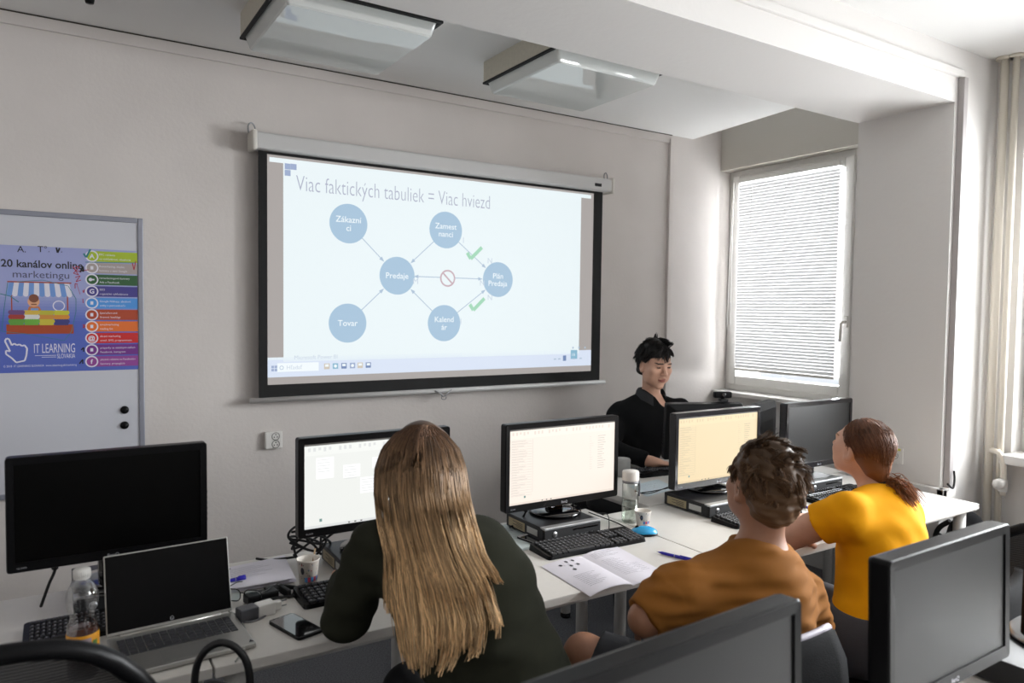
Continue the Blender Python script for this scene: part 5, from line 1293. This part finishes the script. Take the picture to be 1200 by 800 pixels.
def tufts(H, sc, n, K, base, L, direction, up, spread, seed=0, zmin=-.04, fringe=.05, steps=7, cover=1.):
    """short tousled hair: strands gathered into K locks that lift off the scalp"""
    rn = np.random.RandomState(seed); M = H[1]; c0 = np.array([0, -.020, .044]); rad = np.array([.077, .096, .086])
    def root():
        while True:
            v = rn.normal(size=3); v /= np.linalg.norm(v); p = v*(rad+base)+c0
            if p[2] < zmin or (p[1] > .050 and p[2] < fringe) or (abs(p[0]) > .058 and p[1] > .012 and p[2] < .030) or (abs(p[0]) > .05 and p[1] > .03 and p[2] < .05): continue
            return p, v
    T_ = []
    for k in range(K):
        p, v = root(); d = np.array(direction(p, v), float); d -= v*d.dot(v); d /= np.linalg.norm(d)+1e-9; d = d+rn.normal(size=3)*.35; d /= np.linalg.norm(d)
        ln = L*rn.uniform(.75, 1.2)*(1 if p[2] > .02 else .6); u = up*rn.uniform(.5, 1.4)*(1 if p[2] > .05 else .35)
        T_.append((p, v, p+d*ln+v*ln*(u-.15), u*ln))
    P = np.array([q[0] for q in T_]); out = []
    for _ in range(n):
        p, v = root(); k = int(np.argmin(((P-p)**2).sum(1))); pc, vc, tip, lift = T_[k]
        e = tip+(p-pc)*.45+rn.normal(size=3)*spread; m = (p+e)/2+v*(lift*.9+.006)
        out.append([H[0]+M@(((1-t)**2*p+2*t*(1-t)*m+t*t*e)*sc) for t in np.linspace(0, 1, steps)])
    return out
s = hair_cap(HT, ST, .006, .072, .012, -.07, .003); hm = under(root, midstrand(s.mesh('hair', folds(.004, 3, 3))))
hb = obj('hair', hm, HAIRT, root)
ln = tufts(HT, ST, 2600, 110, .006, .046, lambda p, v: (p[0]*5+.25, .5 if p[2] > .09 else -.2, -.9 if p[2] < .09 else -.05), .15, .003, 4, fringe=.066)
so = strands('hair_strands', [np.array(l)-npv(root.location) for l in ln], .0015, .0006, HAIRT, hb)

# ---- the man in the brown t-shirt
JM = dict(hip=(1.53, 1.26, .55), neck=at(887, 646, 1.955), shL=at(798, 689, 1.83), shR=at(937, 694, 2.06), elL=at(757, 725, 1.80), wrL=(1.43, 1.48, .66), elR=at(965, 785, 2.2), wrR=(1.66, 1.50, .66), bend=(-.005, -.015, 0),
          hpL=(1.44, 1.29, .54), hpR=(1.61, 1.33, .54), knL=(1.25, 1.585, .615), knR=(1.62, 1.70, .55), anL=(1.30, 1.62, .09), anR=(1.64, 1.76, .09), toeL=(1.25, 1.78, 0), toeR=(1.64, 1.95, 0))
HM = head_frame(at(893, 572, 1.965), R_(14), R_(4), R_(-2)); SM = .97
root = thing('person', 'brown-haired man in a rust-brown t-shirt seen from behind, looking at the projection screen', 'person', (1.62, 1.25, 0))
SKM = mat('skin_tan', '9f7056', .5, noise=.07, nscale=25)
s = Sdf(VOX*.85); add_head(s, HM, SM); s.cap(npv(JM['neck'])-[0, 0, .04], hp_(HM, 0, -.025, -.04), .058, .054, .03)
torso(s, JM, R_(0)); arms(s, JM, .002); legs(s, JM); hand(s, JM['wrL'], (.95, .1, -.1), (0, -.3, 1), -1, .5); hand(s, JM['wrR'], (-.9, .1, .0), (0, -.3, 1), 1, .5)
me = s.mesh('body'); fm = face_mats(me, HM, SM, mat('lips_man', 'a8695c', .5), BROW, EYE); obj('body', under(root, me), [SKM]+fm, root)
BRN = mat('rust_cotton', '8f5c26', .9, noise=.08, nscale=9, spec=.2, bump=.05, bscale=500)
s = Sdf(VOX*1.1); torso(s, JM, 0, .014)
for q in 'LR':
    a, b = npv(JM['sh'+q]), npv(JM['el'+q]); e = a+(b-a)*(1.03 if q == 'L' else .8); s.cap(a, a+(e-a)*.5, .064, .062, .02); s.cone(a+(e-a)*.3, e, .063, .060, .02)
    s.cone(a+(e-a)*.75, e+(e-a)*.02, .0525, .0535, .004, 'sub') if False else None
nM = npv(JM['neck']); upM = (hp_(HM, 0, -.02, -.03)-nM); upM /= np.linalg.norm(upM)
s.cap(nM-upM*.01, nM+upM*.10, .062, .066, .006, 'sub'); s.torus(nM+upM*.008, upM, .063, .011, .008)
s.half((0, 0, .56), (0, 0, -1))
obj('t_shirt', under(root, s.mesh('t_shirt', folds(.0045, 12, 2.4))), BRN, root)
s = Sdf(.007)
for q in 'LR': a, b = npv(JM['hp'+q]), npv(JM['kn'+q]); s.cap(a, a+(b-a)*.5, .100, .085, .03); s.cone(a+(b-a)*.3, a+(b-a)*.90, .092, .078, .02)
s.ell((1.53, 1.27, .55), (.185, .15, .12), k=.05); s.half((0, 0, .73), (0, 0, 1)); obj('shorts', under(root, s.mesh('shorts', folds(.004, 6))), mat('shorts_dark', '232429', .85, bump=.1, bscale=300), root)
shoes(JM, root, mat('shoe_grey', '3a3a3c', .7))
for c in list(root.children):
    if c.name.startswith('shoe'): c.data.transform(Matrix.Translation(-root.location))
HAIRM = hair_mat('hair_brown', '48331f', '725338', HM[0][2]-.05, HM[0][2]+.12, .5)
s = hair_cap(HM, SM, .008, .080, .02, -.085, .004); hb = obj('hair', under(root, midstrand(s.mesh('hair', folds(.005, 8, 6)))), HAIRM, root)
def dirM(p, v):
    if p[2] > .085: return (.5*math.sin(p[0]*40+1)+.35, -.25+.5*math.sin(p[1]*30), .35)
    return (p[0]*4+.15, -.45, -.85)
ln = tufts(HM, SM, 9000, 260, .003, .040, dirM, .20, .004, 9, zmin=-.075, fringe=.07)
strands('hair_strands', [np.array(l)-npv(root.location) for l in ln], .0014, .0006, HAIRM, hb)

# ---- the woman in the yellow t-shirt
JY = dict(hip=(2.185, 1.30, .55), neck=at(1033, 575, 2.44), shL=at(995, 599, 2.30), shR=at(1057, 600, 2.58), elL=(2.01, 1.60, .785), wrL=(2.235, 1.655, .778), elR=(2.60, 1.62, .79), wrR=(2.36, 1.745, .790), bend=(-.0, -.01, 0),
          hpL=(2.10, 1.33, .54), hpR=(2.27, 1.36, .54), knL=(2.04, 1.74, .55), knR=(2.30, 1.78, .55), anL=(2.04, 1.76, .09), anR=(2.30, 1.80, .09), toeL=(2.02, 1.95, 0), toeR=(2.30, 1.98, 0))
HY = head_frame(at(1009, 528, 2.47), R_(4), R_(13)); SY = .875
root = thing('person', 'woman in a bright yellow t-shirt with a brown ponytail, leaning on the table', 'person', (2.25, 1.33, 0))
SKY = mat('skin_fair', 'cf9f87', .5, noise=.05, nscale=25)
s = Sdf(VOX*.85); add_head(s, HY, SY, True); s.cap(npv(JY['neck'])-[0, 0, .03], hp_(HY, 0, -.022, -.04), .050, .046, .025)
torso(s, JY, 0, -.004); arms(s, JY, .001); legs(s, JY)
hand(s, JY['wrL'], (.9, .25, -.05), (0, -.2, 1), -1, .45); hand(s, JY['wrR'], (-.75, .62, -.05), (-.1, -.2, 1), 1, .55)
me = s.mesh('body'); fm = face_mats(me, HY, SY, mat('lips_rose', 'b06a62', .45), BROWL, EYE); obj('body', under(root, me), [SKY]+fm, root)
YEL = mat('yellow_cotton', 'efa406', .85, noise=.05, nscale=10, spec=.2)
s = Sdf(VOX*1.1); torso(s, JY, 0, .012, .98)
for q in 'LR':
    a, b = npv(JY['sh'+q]), npv(JY['el'+q]); e = a+(b-a)*(.33 if q == 'L' else .5); s.cap(a, a+(e-a)*.5, .062, .060, .02); s.cone(a+(e-a)*.3, e, .061, .066, .02)
nY = npv(JY['neck']); uY = hp_(HY, 0, -.02, -.03)-nY; uY /= np.linalg.norm(uY)
s.cap(nY-uY*.005, nY+uY*.10, .056, .062, .006, 'sub'); s.torus(nY-uY*.004, uY, .058, .007, .006)
s.half((0, 0, .635), (0, 0, -1))
obj('t_shirt', under(root, s.mesh('t_shirt', folds(.0026, 21, 3.0))), YEL, root)
s = Sdf(.007); legs(s, JY, .014); s.ell((2.183, 1.305, .575), (.184, .142, .15), k=.04); s.half((0, 0, .665), (0, 0, 1)); obj('trousers', under(root, s.mesh('trousers', folds(.004, 7))), mat('trouser_grey', '46454a', .85, bump=.1, bscale=300), root)
shoes(JY, root, MATTE_B)
for c in list(root.children):
    if c.name.startswith('shoe'): c.data.transform(Matrix.Translation(-root.location))
HAIRY = hair_mat('hair_auburn', '6a4530', 'b4713a', HY[0][2]-.24, HY[0][2]+.02, .4)
s = Sdf(.004); M = HY[1]; A = lambda *v: hp_(HY, *[q*SY for q in v])
s.ell(A(0, -.022, .042), np.array([.083, .102, .092])*SY, M, .02); s.ell(A(0, -.055, -.012), np.array([.055, .050, .052])*SY, M, .03); s.cap(A(0, -.09, -.05), A(0, -.115, -.078), .038, .016, .03)
s.ell(A(0, .115, -.012), np.array([.080, .078, .090])*SY, M, .012, 'sub')
for sx in (-1, 1): s.ell(A(sx*.098, .020, -.040), np.array([.034, .040, .042])*SY, M, .010, 'sub')
hb = obj('hair', under(root, midstrand(s.mesh('hair'))), HAIRY, root)
tie = A(0, -.121, -.084); tip = A(-.005, -.165, -.200)
rn = np.random.RandomState(5); ln = []
while len(ln) < 1500:
    v = rn.normal(size=3); v /= np.linalg.norm(v)
    p = v*np.array([.0845, .1035, .0935])+np.array([0, -.022, .042])
    if (p[1] > .060) or p[2] < (-.075 if p[1] < -.03 else -.035) or (abs(p[0]) > .055 and p[1] > -.01 and p[2] < .0) or (p[1] > .04 and p[2] < .06): continue
    q = np.array([rn.normal()*.006, -.118+rn.normal()*.004, -.078+rn.normal()*.006]); pts = []; c = np.array([0, -.022, .042])
    for i in range(9):
        t = i/8; x = p*(1-t)+q*t; e = (x-c)/np.array([.0845, .1035, .0935]); nrm = np.linalg.norm(e)
        if t < .85 and nrm < 1: x = c+(x-c)/nrm*(1-.0*t) if t < .6 else c+(x-c)*(1+(1/nrm-1)*(.85-t)/.25)
        pts.append(HY[0]+M@((x+rn.normal(size=3)*.0008)*SY))
    ln.append(pts)
strands('hair_strands', [np.array(l)-npv(root.location) for l in ln], .0013, .0010, HAIRY, hb)
ln = []
side = npv(RT)
for i in range(700):
    o0_ = rn.normal(size=3)*.007; e = rn.normal(size=3)*np.array([.017, .017, .014]); L = rn.uniform(.75, 1.05); fv = -npv(F); P = [tie+o0_*.6, tie+side*.028+fv*.03+np.array([0, 0, .002])+o0_*1.3+e*.4, tie+side*.040+fv*.036+np.array([0, 0, -.010])+e*.9, tie+side*(.050+.012*L)+fv*.040+np.array([0, 0, -.012-.030*L])+e*.95]
    ln.append([npv(x) for x in curve(P, 9)])
strands('ponytail', [np.array(l)-npv(root.location) for l in ln], .0013, .0007, HAIRY, root)
bm = B(); d = Vector(tie-A(0, -.10, -.062)).normalized(); x, y, d = frame_to(Vector((0, 0, 0)), d)
tube(bm, [Vector(tie)-Vector(root.location)+(x*math.cos(a)+y*math.sin(a))*.0155 for a in [2*PI*k/16 for k in range(16)]], .0065, 8, closed=True); obj('hair_tie', bm, MATTE_B, root)
for i, (dx, dz) in enumerate(((-.028, .0), (.012, .016))):
    pass

# ---- the long-haired person from behind
JL = dict(hip=(.93, 1.33, .55), neck=at(497, 612, 1.80), shL=at(441, 640, 1.78), shR=at(563, 642, 1.83), elL=at(404, 724, 1.80), wrL=(.70, 2.00, .80), elR=(1.03, 1.68, .80), wrR=(.90, 1.99, .785), bend=(0, -.02, .0),
          hpL=(.84, 1.37, .53), hpR=(1.02, 1.37, .53), knL=(.80, 1.78, .55), knR=(1.02, 1.80, .55), anL=(.80, 1.80, .09), anR=(1.02, 1.82, .09), toeL=(.80, 1.98, 0), toeR=(1.02, 2.0, 0))
HL = head_frame(at(493, 552, 1.90), R_(14), R_(-6)); SL = 1.0
root = thing('person', 'person with long blond hair in a dark olive jacket, seen from behind', 'person', (.92, 1.40, 0))
s = Sdf(VOX); add_head(s, HL, SL, True); s.cap(npv(JL['neck'])-[0, 0, .03], hp_(HL, 0, -.022, -.04), .050, .046, .025); torso(s, JL, 0); arms(s, JL); legs(s, JL)
hand(s, JL['wrL'], (.35, .9, -.15), (0, 0, 1), -1, .4); hand(s, JL['wrR'], (-.15, .95, -.1), (0, 0, 1), 1, .4)
me = s.mesh('body'); BVB = bvh(me); fm = face_mats(me, HL, SL, mat('lips_rose', 'b06a62', .45), BROWL, EYE); obj('body', under(root, me), [SKY]+fm, root)
OLV = mat('olive_cotton', '2b2c23', .95, spec=.15, noise=.15, nscale=8, bump=.06, bscale=400)
s = Sdf(VOX*1.2); torso(s, JL, 0, .016, 1.0); arms(s, JL, .018, .03)
for q in 'LR': s.cone(npv(JL['wr'+q])+(npv(JL['el'+q])-npv(JL['wr'+q]))*.10, npv(JL['wr'+q])+(npv(JL['wr'+q])-npv(JL['el'+q]))*.4, .07, .07, op='sub')
s.half((0, 0, .50), (0, 0, -1)); s.cap(npv(JL['neck']), npv(JL['neck'])+[0, 0, .12], .055, .06, .01, 'sub')
jm = s.mesh('jacket', folds(.006, 31, 2.0)); BV = [bvh(jm), BVB]; obj('jacket', under(root, jm), OLV, root)
s = Sdf(.008); legs(s, JL, .014); s.ell((.93, 1.35, .54), (.185, .16, .12), k=.05); s.half((0, 0, .64), (0, 0, 1)); obj('trousers', under(root, s.mesh('trousers', folds(.004, 9))), mat('trouser_dark', '1b1c20', .85), root)
shoes(JL, root, MATTE_B)
for c in list(root.children):
    if c.name.startswith('shoe'): c.data.transform(Matrix.Translation(-root.location))
HAIRL = hair_mat('hair_blond', '5c4230', 'caa67a', HL[0][2]-.20, HL[0][2]+.11, .6)
# undercoat following the skull
s = Sdf(.005); M = HL[1]; A = lambda *v: hp_(HL, *[q*SL for q in v])
s.ell(A(0, -.022, .042), np.array([.083, .104, .090])*SL, M, .02); s.ell(A(0, -.055, -.04), (.085, .065, .10), M, .03); s.ell(A(0, -.06, -.12), (.080, .045, .09), M, .03); s.ell(A(0, -.02, -.11), (.082, .06, .09), M, .03); s.ell(A(-.05, -.02, -.15), (.05, .055, .10), M, .03); s.ell(A(.04, -.02, -.15), (.05, .055, .10), M, .03)
s.ell(A(0, .115, -.012), (.070, .085, .11), M, .012, 'sub'); hm = midstrand(s.mesh('hair', folds(.003, 4, 2))); BV.append(bvh(hm)); hb = obj('hair', under(root, hm), HAIRL, root)
# long falling strands: rows of (pixel row, edges, depth) turned into points of a curtain of hair lying on head and back
ROWS = [(497, 483, 507, 1.90, .00), (508, 462, 524, 1.885, .05), (525, 446, 540, 1.865, .085), (550, 437, 549, 1.85, .10), (580, 436, 553, 1.83, .085), (615, 440, 562, 1.785, .055), (650, 448, 572, 1.725, .035), (690, 449, 597, 1.665, .03), (730, 452, 612, 1.60, .03), (765, 456, 606, 1.55, .028), (795, 468, 570, 1.51, .025)]
rn = np.random.RandomState(2); ln = []
ys = np.array([r[0] for r in ROWS], float); XL_ = np.array([r[1] for r in ROWS], float); XR_ = np.array([r[2] for r in ROWS], float); DD = np.array([r[3] for r in ROWS]); BU = np.array([r[4] for r in ROWS])
NCL = 46; clump = np.sort(rn.uniform(-1, 1, NCL)); wand = [(rn.uniform(-.06, .06), rn.uniform(0, 6), rn.uniform(.012, .03)) for _ in range(NCL)]; clen = rn.uniform(.55, 1, NCL)
for c in range(NCL):
    if abs(clump[c]+.25) < .45: clen[c] = rn.uniform(.85, 1.0)
    if clump[c] > .45: clen[c] = rn.uniform(.55, .95)
for i in range(3000):
    u = rn.uniform(-1, 1); c = int(np.argmin(np.abs(clump-u))); L = clen[c]*rn.uniform(.85, 1.02); lay = rn.uniform(0, 1)
    y1 = 500+L*292; y0 = rn.choice([498, 498, 499, 500, 501, 503]); n = 20; pts = []; ph = rn.uniform(0, 6); fr = rn.uniform(-1, 1)
    for k in range(n):
        t = k/(n-1); y = y0+(y1-y0)*t; g = min(1, max(0, (y-560)/120.)); w_ = wand[c]
        uu = u*(1-g*.72)+clump[c]*g*.72+w_[0]*g*math.sin(y*w_[2]+w_[1])*1.6+fr*.04*g*t
        xl, xr = np.interp(y, ys, XL_), np.interp(y, ys, XR_); d = np.interp(y, ys, DD); b = np.interp(y, ys, BU)
        px = (xl+xr)/2+(xr-xl)/2*uu*.97; dd = d-b*math.sqrt(max(0, 1-min(1, uu*uu)))-.012*lay*(.4+.6*g)+.004*math.sin(ph+t*9); px += 1.6*g*math.sin(ph*2+t*(10+3*fr))+(5*fr*t*g if i % 9 == 0 else 0)
        r_ = ray(px, y); rl = r_.length; o_ = Vector((0, 0, CAM_Z))
        for bv in BV:
            hit = bv.ray_cast(o_, r_/rl)
            if hit[0] is not None: dd = min(dd, hit[3]/rl-.003-.014*lay*(.5+.5*g))
        pts.append((px, y, dd))
    ds = np.array([q[2] for q in pts])
    for _ in range(3): ds[1:-1] = np.minimum(ds[1:-1], (ds[:-2]+2*ds[1:-1]+ds[2:])/4)
    pts = [npv(at(q[0], q[1], e)) for q, e in zip(pts, ds)]
    ln.append(pts)
strands('hair_strands', [np.array(l)-npv(root.location) for l in ln], .0017, .0008, HAIRL, hb)
